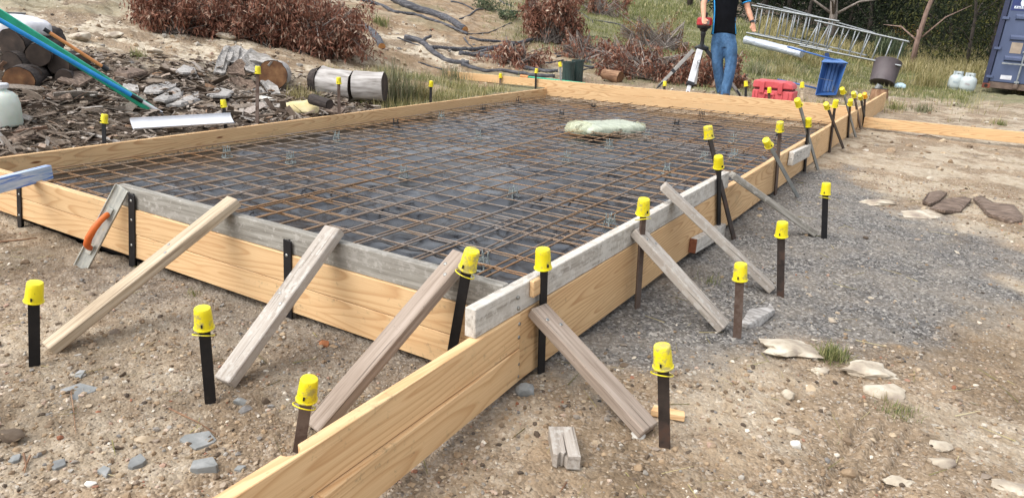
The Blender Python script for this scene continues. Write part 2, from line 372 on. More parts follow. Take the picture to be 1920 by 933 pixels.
MAT['rebar'] = rebar()
def membrane():
    m = NT('black_polythene'); co = m.coord(); n = m.noise(co, 1.6, 4, .6); d = m.noise(co, 9, 5, .7)
    c = m.ramp(d, [(.35, '#0d0e11'), (.62, '#16171b'), (.8, '#2c2b29')]); c = m.mix(m.ramp(n, [(.6, 0.), (.8, .3)]), c, '#4d483f'); m.col(c)
    m.set(m.p.inputs['Roughness'], m.ramp(n, [(.35, .2), (.7, .36)])); m.p.inputs['Specular IOR Level'].default_value = .9
    h = m.noise(m.coord(sc=(1, 1.6, 1)), 5, 2, .5, 1.5); m.bump(h, .12, .01); return m.m
MAT['membrane'] = membrane()
def ground_mat():
    m = NT('site_ground'); P = m.n('ShaderNodeNewGeometry').outputs['Position']
    n1 = m.noise(P, .55, 5, .6); n2 = m.noise(P, 3.1, 5, .62); n3 = m.noise(P, 17, 5, .65)
    c = m.ramp(n2, [(.3, '#76654e'), (.46, '#8c775c'), (.6, '#a18a6c'), (.75, '#b39e80')])
    c = m.mix(m.ramp(n1, [(.45, 0.), (.65, .45)]), c, m.ramp(n2, [(.35, '#74644f'), (.65, '#8d7b66')]))
    v = m.voro(P, 95); vc = m.n('ShaderNodeSeparateColor'); m.l(v.outputs['Color'], vc.inputs[0])
    peb = m.ramp(vc.outputs[0], [(.0, '#453c35'), (.3, '#82705b'), (.55, '#9b876f'), (.8, '#b09d85'), (.93, '#d3c8b8'), (1., '#6d6c6b')])
    c = m.mix(m.ramp(n3, [(.36, .1), (.62, .65)]), c, peb)
    c = m.mix(m.math('MULTIPLY', m.attr('pale'), m.ramp(m.noise(P, 1.3, 6, .68), [(.46, 0.), (.6, .8)])), c, m.ramp(n3, [(.3, '#54473a'), (.5, '#75644f'), (.7, '#94826b')]))
    v2 = m.voro(P, 23); v2c = m.n('ShaderNodeSeparateColor'); m.l(v2.outputs['Color'], v2c.inputs[0])
    big = m.math('MULTIPLY', m.ramp(v2c.outputs[1], [(.95, 0.), (.96, 1.)]), m.ramp(v2.outputs['Distance'], [(.22, 1.), (.3, 0.)])); c = m.mix(big, c, m.ramp(v2c.outputs[0], [(0., '#8f7f6b'), (.5, '#c9bda6'), (1., '#77736f')]))
    # pale stone outcrop
    pale = m.math('MULTIPLY', m.attr('pale'), m.ramp(m.noise(P, 2.2, 7, .68), [(.47, 0.), (.54, 1.)])); c = m.mix(pale, c, m.ramp(n3, [(.3, '#96866c'), (.48, '#bfb199'), (.7, '#d0c5b0')]))
    # ochre soil of the bank
    c = m.mix(m.math('MULTIPLY', m.attr('ochre'), .75), c, m.ramp(m.noise(P, 5, 6, .7), [(.3, '#604b36'), (.5, '#8a7050'), (.72, '#ab9170')]))
    # crushed rock
    gv = m.voro(P, 85); gc = m.n('ShaderNodeSeparateColor'); m.l(gv.outputs['Color'], gc.inputs[0])
    gr = m.ramp(gc.outputs[0], [(0., '#3a3938'), (.5, '#646362'), (.8, '#7e7c79'), (1., '#a8a49c')])
    gr = m.mix(m.ramp(n2, [(.4, 0.), (.7, .5)]), gr, '#93897b'); c = m.mix(m.attr('grey'), c, gr)
    # grass, leaf litter, damp
    c = m.mix(m.attr('litter'), c, m.ramp(n3, [(.3, '#4a3f36'), (.55, '#6f6153'), (.75, '#8d8070')]))
    c = m.mix(m.attr('grass'), c, m.ramp(m.noise(P, 6, 5, .7), [(.3, '#646548'), (.55, '#7f7d5b'), (.75, '#999270')]))
    c = m.mix(m.attr('damp'), c, m.mix(1., c, '#c4beb6', 'MULTIPLY'))
    hv = m.n('ShaderNodeHueSaturation'); m.l(c, hv.inputs['Color']); hv.inputs['Saturation'].default_value = .92; hv.inputs['Value'].default_value = .92
    m.col(hv.outputs[0]); m.rough(.92); m.p.inputs['Specular IOR Level'].default_value = .2
    h = m.math('ADD', m.math('MULTIPLY', m.math('SUBTRACT', 1., v.outputs['Distance']), .6), n3); h = m.math('ADD', h, m.math('MULTIPLY', big, .6)); m.bump(h, .7, .012); return m.m
MAT['ground'] = ground_mat()
MAT['stone'] = island_mat('loose_stone', [(0, '#50473f'), (.18, '#85725d'), (.4, '#a38d72'), (.56, '#8d8175'), (.72, '#bba98f'), (.84, '#7c7a78'), (.93, '#d8cfbf'), (1, '#8c5a42')], .9, (40, (.75, .72, .68, 1)))
MAT['greystone'] = island_mat('crushed_stone', [(0, '#363534'), (.4, '#5a5958'), (.7, '#7b7977'), (.9, '#9a968e'), (1, '#b5aea2')], .9)
MAT['pale_rock'] = simple('pale_rock', [(.3, '#82756a'), (.5, '#aca08d'), (.68, '#c8bfae')], 11, 7, .95, bump=.8, bscale=22, bdist=.01)
MAT['yellow_rock'] = simple('cream_sandstone', [(.35, '#c9b987'), (.55, '#d9cda4'), (.75, '#d2a94e')], 5, 5, .9, bump=.4, bscale=20, bdist=.01)
MAT['slate'] = simple('blue_grey_slate', [(.3, '#666766'), (.55, '#7e807e'), (.75, '#989896')], 14, 6, .7, bump=.5, bscale=40, bdist=.004)
MAT['redstone'] = simple('red_stone', [(.3, '#7d4a2e'), (.7, '#a9714a')], 12, 5, .9, bump=.4)
MAT['white_rock'] = simple('white_quartz', [(.3, '#b9b4aa'), (.6, '#d6d3cb'), (.8, '#e2e0da')], 9, 5, .8, bump=.4, bdist=.01)
MAT['chip'] = island_mat('bark_chips', [(0, '#43382f'), (.25, '#65584c'), (.5, '#83776a'), (.72, '#9a8f84'), (.88, '#b3aaa0'), (1, '#8f6f54')], .9, (30, (.7, .66, .62, 1)))
MAT['bark_slab'] = simple('bark_slab', [(.3, '#463a32'), (.5, '#6a594c'), (.7, '#948273')], 9, 7, .95, st=(1, 5, 5), bump=.9, bdist=.008)
MAT['grey_slab'] = simple('silver_bark_slab', [(.3, '#6a6662'), (.5, '#98948f'), (.7, '#b7b4b0')], 4, 6, .85, st=(1.2, 14, 14), bump=.6, bdist=.006)
MAT['dark_bark'] = simple('charred_bark', [(.3, '#1f1a18'), (.55, '#3b332f'), (.75, '#5a5049')], 6, 6, .9, st=(1, 5, 5), bump=.7, bdist=.015)
MAT['white_bark'] = simple('white_gum_bark', [(.3, '#77716b'), (.48, '#a29d98'), (.7, '#bebab6')], 3, 6, .8, st=(1.2, 7, 7), bump=.4, bdist=.008, speck=('#5e5650', 30, .68))
MAT['brown_bark'] = simple('brown_bark', [(.3, '#5e4230'), (.55, '#8b6a50'), (.75, '#a88a6e')], 6, 6, .9, st=(1, 4, 4), bump=.6, bdist=.01)
MAT['log_end'] = simple('sawn_log_end', [(.3, '#4a3120'), (.5, '#6d4a2e'), (.72, '#8b6744')], 8, 6, .85, bump=.4)
MAT['dark_end'] = simple('dark_log_end', [(.3, '#2a231f'), (.6, '#463a32'), (.8, '#5e5045')], 8, 6, .9, bump=.4)
MAT['cut_orange'] = simple('fresh_cut', [(.3, '#a36f3c'), (.7, '#c08d56')], 8, 4, .8)
MAT['limb'] = simple('grey_gum_limb', [(.3, '#29292c'), (.5, '#434348'), (.72, '#6e6d6e')], 3, 6, .8, st=(2, 9, 9), bump=.4, bdist=.006)
MAT['twig'] = island_mat('dead_twig', [(0, '#4f4641'), (.5, '#7c726b'), (1, '#a39a92')], .9)
MAT['dead_leaf'] = island_mat('dead_leaf', [(0, '#573a2e'), (.25, '#815646'), (.55, '#9b6c58'), (.8, '#ab8470'), (.92, '#bca390'), (1, '#cfbda9')], .75, (2.6, (.62, .56, .54, 1)), trans=.2)
MAT['dry_leaf'] = island_mat('faded_leaf', [(0, '#5a4632'), (.4, '#7d6046'), (.75, '#8c5a40'), (1, '#ab9570')], .8, trans=.2)
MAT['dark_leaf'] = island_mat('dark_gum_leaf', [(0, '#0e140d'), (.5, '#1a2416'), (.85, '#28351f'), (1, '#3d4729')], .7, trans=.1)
MAT['olive_leaf'] = island_mat('olive_leaf', [(0, '#1e2414'), (.5, '#353a1e'), (.85, '#4d5028'), (1, '#6e6a36')], .7, trans=.12)
MAT['grey_leaf'] = island_mat('grey_green_leaf', [(0, '#2b3626'), (.5, '#4d5b42'), (1, '#7a7f62')], .7, trans=.2)
MAT['orange_leaf'] = island_mat('orange_leaf', [(0, '#5c4a26'), (.5, '#8e6a34'), (1, '#a98a4a')], .7, trans=.2)
MAT['grass'] = island_mat('green_grass', [(0, '#55603a'), (.4, '#747c4c'), (.7, '#91905f'), (.9, '#aca479'), (1, '#c4ba96')], .85, trans=.3)
MAT['dry_grass'] = island_mat('dry_grass', [(0, '#67633c'), (.35, '#8b8456'), (.7, '#aa9d70'), (1, '#c9bd97')], .85, trans=.25)
MAT['sedge'] = island_mat('sedge', [(0, '#4a5433'), (.4, '#6c7050'), (.7, '#8d8a70'), (.95, '#9f9780'), (1, '#9c6c35')], .8, trans=.15)
MAT['trunk_dark'] = simple('dark_trunk', [(.3, '#2a2522'), (.6, '#463e38'), (.8, '#5d544b')], 5, 5, .9, st=(4, 4, 1), bump=.5)
MAT['trunk_pale'] = simple('pale_trunk', [(.3, '#6a6058'), (.55, '#8c8279'), (.75, '#a69c92')], 4, 5, .85, st=(4, 4, 1), bump=.3)
MAT['trunk_pink'] = simple('pinkish_trunk', [(.3, '#6a5448'), (.55, '#8a7266'), (.75, '#a08a7c')], 4, 5, .85, st=(4, 4, 1), bump=.3)

MAT['shard'] = island_mat('bark_shards', [(0, '#473c33'), (.25, '#6a5c50'), (.5, '#84786c'), (.75, '#9c948b'), (.92, '#b3ada6'), (1, '#8a6a54')], .9, (14, (.62, .6, .58, 1)), st=(1, 5, 5))
def plain(name, col, rough=.5, metal=0, var=.12, scale=9, bump=0, speck=None):
    c = np.array(C(col)[:3]); a = tuple(np.clip(c*(1-var*2), 0, 1))+(1,); b = tuple(np.clip(c*(1+var), 0, 1))+(1,)
    return simple(name, [(.3, a), (.7, b)], scale, 5, rough, metal, bump=bump, speck=speck)

# ------------------------------------------------------------------ ground
def in_poly(x, y, poly):
    """signed distance, positive inside"""
    p = np.array(poly); d = np.full(x.shape, 1e9); ins = np.zeros(x.shape, bool); n = len(p)
    for i in range(n):
        a, b = p[i], p[(i+1) % n]; e = b-a; wx = x-a[0]; wy = y-a[1]; t = np.clip((wx*e[0]+wy*e[1])/(e@e), 0, 1)
        d = np.minimum(d, np.hypot(wx-e[0]*t, wy-e[1]*t))
        c = ((a[1] <= y) & (b[1] > y)) | ((b[1] <= y) & (a[1] > y)); q = a[0]+(y-a[1])/(b[1]-a[1]+1e-12)*(b[0]-a[0]); ins ^= c & (x < q)
    return np.where(ins, d, -d)
GREY = [(-1.5, 2.3), (-1.5, 7.6), (-.95, 7.9), (-.35, 6.6), (.1, 6.0), (.55, 5.3), (.55, 4.6), (.1, 3.65), (-.55, 3.15), (-.85, 2.5), (-1.1, 2.25)]
def masks(x, y):
    r = np.hypot(x, y); w = (fbm(x, y, 2.5, 4, 31)-.5); ang = np.arctan2(x, y)     # distance and bearing from the viewing spot
    grey = sst(-.16, .22, in_poly(x, y, GREY)+w*.75)*.92
    front = sst(1.15, 1.95, y+w*.8)*sst(2.4, 2.0, y)*sst(-4.6, -3.4, x)*sst(-1.1, -1.3, x); grey = np.maximum(grey, front*.55)
    left = sst(-6.3, -6.6, x)
    litter = left*sst(11.4, 9.8, r+w*2)*.9
    ochre = left*sst(9.5, 12, r+w*3)*sst(.35, .6, fbm(x, y, .5, 3, 44)+.1)*sst(-.95, -.68, ang+w*.3)
    pale = np.clip(left*sst(8.5, 11, r)+.55*sst(.5, 1, x+3)*sst(3, 5, y)+.35*(y < 3), 0, 1)
    gx = sst(-.50, -.41, ang+w*.10)*sst(12.5, 16, r+w*5)*(1-sst(-.24, -.17, ang)*sst(25.5, 22.5, r+w*5))
    gx = gx*np.where(ang > -.2, sst(.3, .52, fbm(x, y, .45, 4, 77)+.08*sst(18, 26, r)), 1)*sst(12.3, 14, y+(x > -1)*1.0+w)
    top = sst(16.5, 19.5, r+w*5)*sst(-.62, -.5, ang); gx = np.maximum(gx, top*.9)
    grass = np.clip(np.maximum(gx, .38*sst(.6, .7, fbm(x, y, .7, 4, 90))*left*sst(11, 13, r)), 0, 1)
    g2 = sst(-8.7, -8.1, x+w)*sst(-6.35, -6.5, x)*sst(6.8, 7.6, y)*sst(12.4, 11.2, y)*sst(.35, .5, fbm(x, y, 1.2, 3, 15)); grass = np.maximum(grass, g2*.85); litter = litter*(1-g2)
    litter = np.maximum(litter, sst(30, 35, r+w*6)*sst(-.36, -.26, ang+w*.1)); grass = grass*(1-sst(30, 35, r)*sst(-.36, -.26, ang))  # same mask darkens the ground under the wood
    damp = sst(.5, .62, fbm(x, y, 1.1, 4, 53))*(r < 6)*.6
    return dict(grey=grey, litter=litter, ochre=ochre*(1-grass), pale=pale*(1-grass), grass=grass, damp=damp*(1-grey))
a_f = np.radians(np.linspace(-78, 22, 1000)); a_b = np.radians(np.linspace(22, 282, 90))[1:-1]
ang = np.concatenate([a_f, a_b]); rad = np.concatenate([[.05, .3], np.geomspace(.8, 14, 620), np.geomspace(14, 160, 170)[1:]])
Rr, Aa = np.meshgrid(rad, ang, indexing='ij'); gx_ = Rr*np.sin(Aa); gy_ = Rr*np.cos(Aa)
gz_ = height(gx_, gy_); mk = masks(gx_, gy_); na = len(ang); nr = len(rad)
i, j = np.meshgrid(np.arange(nr-1), np.arange(na), indexing='ij'); j2 = (j+1) % na
gf = np.stack([i*na+j, i*na+j2, (i+1)*na+j2, (i+1)*na+j], -1).reshape(-1, 4)[:, ::-1]
g = np_mesh('ground', np.stack([gx_, gy_, gz_], -1).reshape(-1, 3), gf, MAT['ground'], smooth=True, attrs={k: v.ravel() for k, v in mk.items()}); g['kind'] = 'structure'

# ------------------------------------------------------------------ loose stone (stuff)
def rock_templates(n, sub):
    out = []
    for k in range(n):
        v, f = ICO1 if sub == 1 else ICO2; rg = np.random.default_rng(100+k+50*sub); v = v.copy()
        for _ in range(9):                                     # chop with random planes for flat facets
            d = rg.normal(size=3); d /= np.linalg.norm(d); c = rg.uniform(.45, .85); s = v@d; v = v-np.outer(np.maximum(s-c, 0), d)
        out.append((v, f))
    return out
def scatter(name, N, mat, rmin, rmax, cond, smin, smax, label, sub=1, power=1., flat=(.35, .8), amin=-78, amax=20):
    tp = rock_templates(6, sub); r = rmin+(rmax-rmin)*RNG.random(N)**power; a = np.radians(RNG.uniform(amin, amax, N)); x = r*np.sin(a); y = r*np.cos(a)
    ins = np.minimum(np.minimum(x-SX0+.06, SX1+.06-x), np.minimum(y-SY0+.06, SY1+.06-y)); k = (ins < 0) & (RNG.random(N) < cond(x, y, masks(x, y)))
    x, y, r = x[k], y[k], r[k]; n = len(x); s = smin*(smax/smin)**(RNG.random(n)**2.6)
    z = height(x, y); h = s*RNG.uniform(*flat, n); M = rotz(RNG.uniform(0, 6.28, n)) @ rotx(RNG.normal(0, .3, n)) @ scl(s*RNG.uniform(.7, 1.25, n), s*RNG.uniform(.6, 1, n), h)
    Tt = np.stack([x, y, z+h*.25], -1); vs_, fs_ = [], []; b = 0; w = RNG.integers(0, 6, n)
    for q in range(6):
        m = w == q; vv, ff = batch(tp[q][0], tp[q][1], M[m], Tt[m]); vs_.append(vv); fs_.append(ff+b); b += len(vv)
    o = np_mesh(name, np.concatenate(vs_), np.concatenate(fs_), mat); return tag(o, label, 'gravel', kind='stuff')
scatter('loose_gravel', 90000, MAT['stone'], 1.0, 8, lambda x, y, m: (1-m['grey'])*(1-m['litter'])*(.45+.55*sst(.4, .6, fbm(x, y, 1.5, 3, 66))), .0035, .017, 'tan and brown gravel strewn over the bare soil around the formwork', 1)
scatter('loose_stones', 1100, MAT['stone'], 1.1, 9, lambda x, y, m: (1-.8*m['grey'])*(1-m['litter'])*(.35+.65*(x < -1.2)), .013, .03, 'larger loose stones lying in the soil around the formwork', 2)
scatter('crushed_rock', 42000, MAT['greystone'], 2.0, 9, lambda x, y, m: m['grey'], .003, .010, 'dark grey crushed rock spread along the formwork', 1)
scatter('bank_stones', 7000, MAT['stone'], 8.5, 18, lambda x, y, m: (1-m['grass'])*(.3+.7*m['pale'])*np.where(x > -2.5, .35, 1), .014, .07, 'pale stones lying on the bank and beyond the slab', 1)
scatter('pale_chips', 420, MAT['pale_rock'], 2.4, 11, lambda x, y, m: (x > -1.1)*sst(.5, .58, fbm(x, y, 1.3, 3, 91)), .012, .045, 'pale stone chips lying in the soil right of the slab', 2, flat=(.2, .5))

def rock(name, px, py, wpx, hpx, mat, label, cat='rock', flat=.5, seed=0, sink=.3, tw=.7, group=None, stretch=1., z=None):
    """one rock of its own at a place on the ground"""
    p = T(px, py) if z is None else G(px, py, z); d = depth(p); s = wpx/2*d/FPX; v, f = ICO3; v = v.copy(); rg = np.random.default_rng(seed)
    for _ in range(14):
        q = rg.normal(size=3); q /= np.linalg.norm(q); c = rg.uniform(.5, .9); v = v-np.outer(np.maximum(v@q-c, 0)*.9, q)
    v = v+(v*(fbm(v[:, 0]*1.7+seed, v[:, 1]*1.7+v[:, 2], 2.2, 4, seed)-.5)[:, None]*(.25 if flat > .25 else .75))
    hz_ = hpx/2*d/FPX; r_ = RC.T @ np.array([0, 0, 0]); v = v*np.array([s, s*tw*stretch, hz_*flat*2])
    vr = V(RC[:, 0]); M = frame(p+np.array([0, 0, hz_*flat*2*((1-sink)*.6 if flat > .3 else .12)]), (vr.x, vr.y, 0)); b = MB(); b.add([M @ Vector(q) for q in v], f)
    o = b.build(name, mat, fr=Matrix.Translation(V(p)), auto=.5); return tag(o, label, cat, group)
def shard(pts, h, label, mat='slate', cat='slate', name='slate_slab'):
    h = h*.65
    P = [T(*q) for q in pts]; c = np.mean(P, 0); m = MB(); n = len(P); top = [c+(p-c)*np.array([.93, .93, .2])+np.array([0, 0, h+.1*h*((i*7) % 5-2)]) for i, p in enumerate(P)]; bot = [np.array([p[0], p[1], c[2]-.02]) for p in P]
    m.add(top+bot+[c+np.array([0, 0, h*1.06])], [(i, (i+1) % n, 2*n) for i in range(n)]+[(n+i, n+(i+1) % n, (i+1) % n, i) for i in range(n)]+[tuple(range(2*n-1, n-1, -1))]); return tag(m.build(name, MAT[mat], bevel=.0015), label, cat)
shard([(334, 828), (345, 819), (394, 810), (409, 826), (404, 832), (366, 845)], .012, 'large flat blue-grey slate lying in gravel at bottom left, upper of the two biggest')
shard([(355, 886), (362, 874), (402, 868), (412, 882), (408, 889), (370, 889)], .035, 'blocky blue-grey slate with a dark lower edge just above the long pine board')
shard([(136, 707), (150, 699), (163, 702), (152, 712)], .02, 'small dark blue-grey slate below the foot of the leftmost brace')
shard([(106, 748), (112, 732), (152, 722), (186, 726), (180, 734), (150, 742), (146, 750)], .005, 'thin cracked grey slate lying flush in the soil with a straw across it')
shard([(239, 880), (244, 866), (266, 859), (277, 868), (270, 876), (248, 882)], .022, 'pale blue-grey slate chunk among gravel, middle of the bottom left corner')
shard([(182, 888), (196, 877), (210, 886), (200, 897)], .02, 'small pointed slate chip in gravel at the bottom left')
shard([(95, 880), (100, 868), (124, 866), (126, 874), (104, 886)], .016, 'low grey slate chunk near the dead twigs at bottom left')
shard([(14, 866), (24, 856), (42, 855), (38, 866), (24, 870)], .012, 'pale grey slate chip near the left edge below the tan rock')
shard([(438, 884), (446, 872), (464, 878), (452, 886)], .012, 'thin slate chip touching the long pine board at bottom left')
rock('field_rock', 22, 823, 60, 36, MAT['stone'], 'rounded tan rock half buried at the left edge of the photo', 'rock', .35, 10)
rock('field_rock', 172, 910, 26, 16, MAT['white_rock'], 'small white stone at the bottom left among gravel', 'stone', .4, 12)
rock('field_rock', 452, 757, 32, 22, MAT['slate'], 'grey stone beside the foot of the second brace', 'stone', .5, 13)
rock('field_rock', 609, 649, 22, 14, MAT['redstone'], 'reddish brown stone in the shade under the front board', 'stone', .6, 14)
rock('field_rock', 1198, 818, 30, 20, MAT['white_rock'], 'white stone wedged under the foot of the brace right of the corner', 'stone', .6, 15)
rock('outcrop_rock', 1478, 650, 140, 69, MAT['pale_rock'], 'long cream rock outcrop at the near edge of the grey crushed rock', 'rock', .2, 16)
rock('outcrop_rock', 1634, 700, 124, 75, MAT['pale_rock'], 'big cream flat rock right of the small green grass tuft', 'rock', .16, 17)
rock('outcrop_rock', 1662, 737, 89, 45, MAT['pale_rock'], 'cream angular rock just behind the wispy grass patch', 'rock', .3, 18)
rock('outcrop_rock', 1537, 697, 45, 36, MAT['pale_rock'], 'small buff rock in the soil below the green grass tuft', 'rock', .2, 19)
rock('outcrop_rock', 1645, 381, 83, 33, MAT['pale_rock'], 'low white flat rock in the soil left of the bark pieces', 'rock', .18, 20)
rock('outcrop_rock', 1725, 403, 108, 36, MAT['pale_rock'], 'wide white flat rock below the middle bark piece', 'rock', .15, 21)
rock('outcrop_rock', 1687, 905, 54, 51, MAT['pale_rock'], 'cracked pale rock beside the tyre track at the bottom right', 'rock', .15, 22)
rock('outcrop_rock', 1770, 870, 62, 36, MAT['pale_rock'], 'elongated white stone among a few others at the bottom right', 'rock', .3, 23)
rock('outcrop_rock', 1762, 838, 48, 21, MAT['pale_rock'], 'thin white stone above the elongated one at the bottom right', 'rock', .4, 24)
rock('outcrop_rock', 1898, 913, 75, 30, MAT['pale_rock'], 'white flat rock cut by the right bottom corner of the photo', 'rock', .25, 25)
rock('outcrop_rock', 1479, 745, 32, 24, MAT['pale_rock'], 'white stone with dark wood behind it, left of the tyre track', 'stone', .5, 26)
rock('outcrop_rock', 1492, 838, 27, 21, MAT['white_rock'], 'small white stone alone left of the tyre track', 'stone', .5, 27)
rock('cream_sandstone', 560, 218, 76, 46, MAT['yellow_rock'], 'cream yellow rock showing over the top of the left form board', 'rock', .62, 28, z=-.2)
rock('quartz_rock', 500, 198, 40, 30, MAT['white_rock'], 'white chalky rock among bark slabs left of the cream rock', 'rock', .5, 29)
rock('bank_rock', 424, 72, 46, 22, MAT['pale_rock'], 'pale rock on the bank below the big heap of dead leaves', 'rock', .4, 30)
rock('bank_rock', 290, 100, 40, 20, MAT['pale_rock'], 'cream rock on the bank in the middle of the bare slope', 'rock', .4, 31)
rock('bank_rock', 150, 75, 54, 24, MAT['pale_rock'], 'pale rock on the bank behind the orange pole', 'rock', .5, 32)
rock('bank_rock', 215, 70, 40, 20, MAT['pale_rock'], 'pale rock on the bank right of the orange pole', 'rock', .4, 33)
rock('rubble_heap', 985, 740, 40, 30, MAT['slate'], 'lumpy grey spoil heap at the foot of the corner peg', 'rubble', .5, 34, sink=.2)

# ------------------------------------------------------------------ formwork boards
def board(name, a, b, th, h, mat, label, cat='board', up=(0, 0, 1), bev=.003, group=None, parent=None, seg=1):
    fr = frame((np.array(a)+np.array(b))/2, np.array(b)-np.array(a), up); L = float(np.linalg.norm(np.array(b)-np.array(a)))
    m = MB(); m.box((0, 0, 0), (L, th, h), fr); o = m.build(name, mat, parent, fr, bevel=bev)
    return tag(o, label, cat, group) if label else o
XO, YO = -1.245, 2.014                                           # outer faces: right form, front form
BH = .138; TH = .04
board('form_board', (-6.308, 2.06, -.2325), (-6.308, 11.11, -.2325), TH, .165, MAT['pine'], 'long single pine board forming the left side of the slab', group='form boards round the slab')
board('form_board', (-7.2, YO+TH/2, -BH/2), (-1.29, YO+TH/2, -BH/2), TH, BH, MAT['pine2'], 'upper pine board of the front form, under the grey timber rail', group='form boards round the slab')
board('form_board', (-7.2, YO+TH/2+.002, -BH*1.5-.003), (-1.29, YO+TH/2+.002, -BH*1.5-.003), TH, BH, MAT['pine2'], 'lower pine board of the front form, its edge against the soil', group='form boards round the slab')
board('top_rail', (-3.75, YO+.031, .057), (-1.288, YO+.031, .057), .044, .112, MAT['greyboard'], 'cement grey reused timber rail standing on the front pine board', 'rail')
p0 = np.array((XO-.026, 1.80, .053)); p1 = np.array((XO-.022, 4.72, .055))
board('top_rail', p0, p1, .045, .106, MAT['whiteboard'], 'whitewashed timber rail standing on the right pine board', 'rail')
board('form_board', (XO-.02, 2.085, -.145), (XO-.02, 6.04, -.145), TH, .285, MAT['pine'], 'wide pine board of the right form beneath the whitewashed rail', group='form boards round the slab')
board('form_board', (XO-.022, 6.045, -.15), (XO-.018, 14.39, -.165), TH, .30, MAT['pine2'], 'far pine board of the right form running past the back corner', group='form boards round the slab')
board('form_board', (-8.49, 11.134, -.07), (-1.29, 11.134, -.07), TH, .136, MAT['pine'], 'upper pine board of the back form, overrunning the left corner', group='form boards round the slab')
board('form_board', (-6.33, 11.131, -.208), (-1.29, 11.131, -.208), TH, .136, MAT['pine'], 'lower pine board of the back form below the overrunning one', group='form boards round the slab')
board('form_board', (-1.19, 11.24, -.215), (2.6, 11.24, -.225), TH, .145, MAT['pine'], 'pine board lying on edge to the right beyond the far pegs', group='form boards round the slab')
# near overrun of the right form: two boards, the upper one notched
ye = .25; xa, xb = -1.196, XO+.004
fr = frame(((xa+xb)/2-.02, (ye+2.08)/2, -.07), (xb-xa, 2.08-ye, 0)); Lh = (2.08-ye)/2
nx = None; q = fr.inverted() @ V(G(553, 846, 0)); nx = q.x; poly = [(-Lh, -.02), (Lh, -.02), (Lh, .02)]
poly = [(-Lh, -.021), (Lh, -.021), (Lh, .021)]
arc = [(nx+.027*math.cos(t), .021-.029*math.sin(t)) for t in np.linspace(0, math.pi, 11)]; poly += arc+[(-Lh, .021)]
m = MB(); m.prism(poly, -.069, .069, fr); o = m.build('form_board', MAT['pine2'], fr=fr, bevel=.002); tag(o, 'pine board with a round notch in its top edge, running toward the viewer', 'board', 'form boards round the slab')
lo = PX(597, 921, -1.21); board('form_board', (xa+.0-.016, lo[1], -.211), (xb-.016, 2.08, -.211), TH, .138, MAT['pine2'], 'shorter pine board beneath the notched one, its end grain near the viewer', group='form boards round the slab')
sc_ = bpy.data.objects[-1] if False else None
# packers and cleats nailed on
board('timber_cleat', PX(1292, 459, XO)+np.array([.024, 0, 0]), PX(1347, 429, XO)+np.array([.024, 0, 0]), .045, .088, MAT['whiteboard'], 'short whitewashed timber cleat with red end near the foot of the right board', 'cleat', group='cleats on the right form')
board('timber_cleat', PX(1477, 297, XO)+np.array([.026, 0, 0]), PX(1510, 281, XO)+np.array([.026, 0, 0]), .045, .12, MAT['whiteboard'], 'pale grey timber cleat full of screw heads on the far right board', 'cleat', group='cleats on the right form')
_rc = [o for o in bpy.data.objects if o.get('label', '').startswith('short whitewashed timber cleat')][0]; _L = -max(v.co.x for v in _rc.data.vertices); m = MB(); m.box((_L-.003, 0, 0), (.006, .043, .086), _rc.matrix_basis); m.build('red_end', MAT['redend'], _rc, _rc.matrix_basis.copy())
board('timber_packer', PX(1001, 537, XO)+np.array([.008, -.03, 0]), PX(1010, 532, XO)+np.array([.008, .03, 0]), .02, .065, MAT['pine2'], 'little pine packer beside the corner peg on the whitewashed rail', 'packer')

# ------------------------------------------------------------------ steel pegs
def peg(top, base, mat, label, cap=True, ring=False, w=.038, face=None, group=None, capmat='yellow', screws=(), label_cap=None, s=1.0):
    top = V(top); base = V(base); ax = (top-base).normalized(); fv = V(face) if face is not None else V(CAM-np.array(base))
    fv = (fv-ax*fv.dot(ax)).normalized(); sd_ = fv.cross(ax).normalized(); F = Matrix((sd_, fv, ax)).transposed().to_4x4(); F.translation = base
    root = thing('form_peg', label, 'peg', base, group or 'steel pegs holding the formwork', F)
    L = (top-base).length; h = w/2; t = .0035; tap = L-.03 if cap else L
    poly = [(-h, -t), (-t, -t), (-t, -h*1.0), (t, -h*1.0), (t, -t), (h, -t), (h, t), (-h, t)]
    m = MB(); m.prism(poly, -.12, tap, F); m.build('stake', MAT[mat], root, bevel=.0012)
    if cap:
        M = F @ Matrix.Translation((0, -.006, L-.078*s+.03)) @ Matrix.Rotation(random.uniform(-.1, .1), 4, 'X') @ Matrix.Rotation(random.uniform(-.1, .1), 4, 'Y') @ Matrix.Rotation(random.uniform(-.3, .6), 4, 'Z') @ Matrix.Scale(s, 4)
        pr = [(.001, .0805), (.021, .0805), (.0258, .079), (.0278, .075), (.0288, .06), (.0312, .010), (.0318, .006), (.0348, .005), (.0348, .001), (.031, 0), (.0288, .0), (.0268, .03), (.001, .034)]
        m = MB(); m.lathe(pr, 28, M, cap=False); c = m.build('cap', MAT[capmat], root, auto=.7)
        if label_cap: c['label'] = label_cap
        Ml = F @ Matrix.Translation((.008, .0235*s, L-.078*s+.03+.02*s)); m = MB(); m.box((0, 0, 0), (.006, .011, .012), Ml); m.build('slot', MAT['slot'], c)
        if ring:
            Mr = F @ Matrix.Translation((.004, .0, L-.078*s+.008)) @ Matrix.Rotation(.32, 4, 'X') @ Matrix.Rotation(-.16, 4, 'Y'); m = MB(); m.torus(.036, .0022, Mr); m.build('tie_ring', MAT[capmat], c, smooth=True)
    for z in screws:
        m = MB(); m.lathe([(.001, .004), (.006, .003), (.0085, 0), (.0085, -.004), (.001, -.004)], 10, F @ Matrix.Translation((random.uniform(-.006, .009), t, z)) @ Matrix.Rotation(-math.pi/2, 4, 'X'), cap=False); m.build('screw', MAT['screw'], root)
    return root
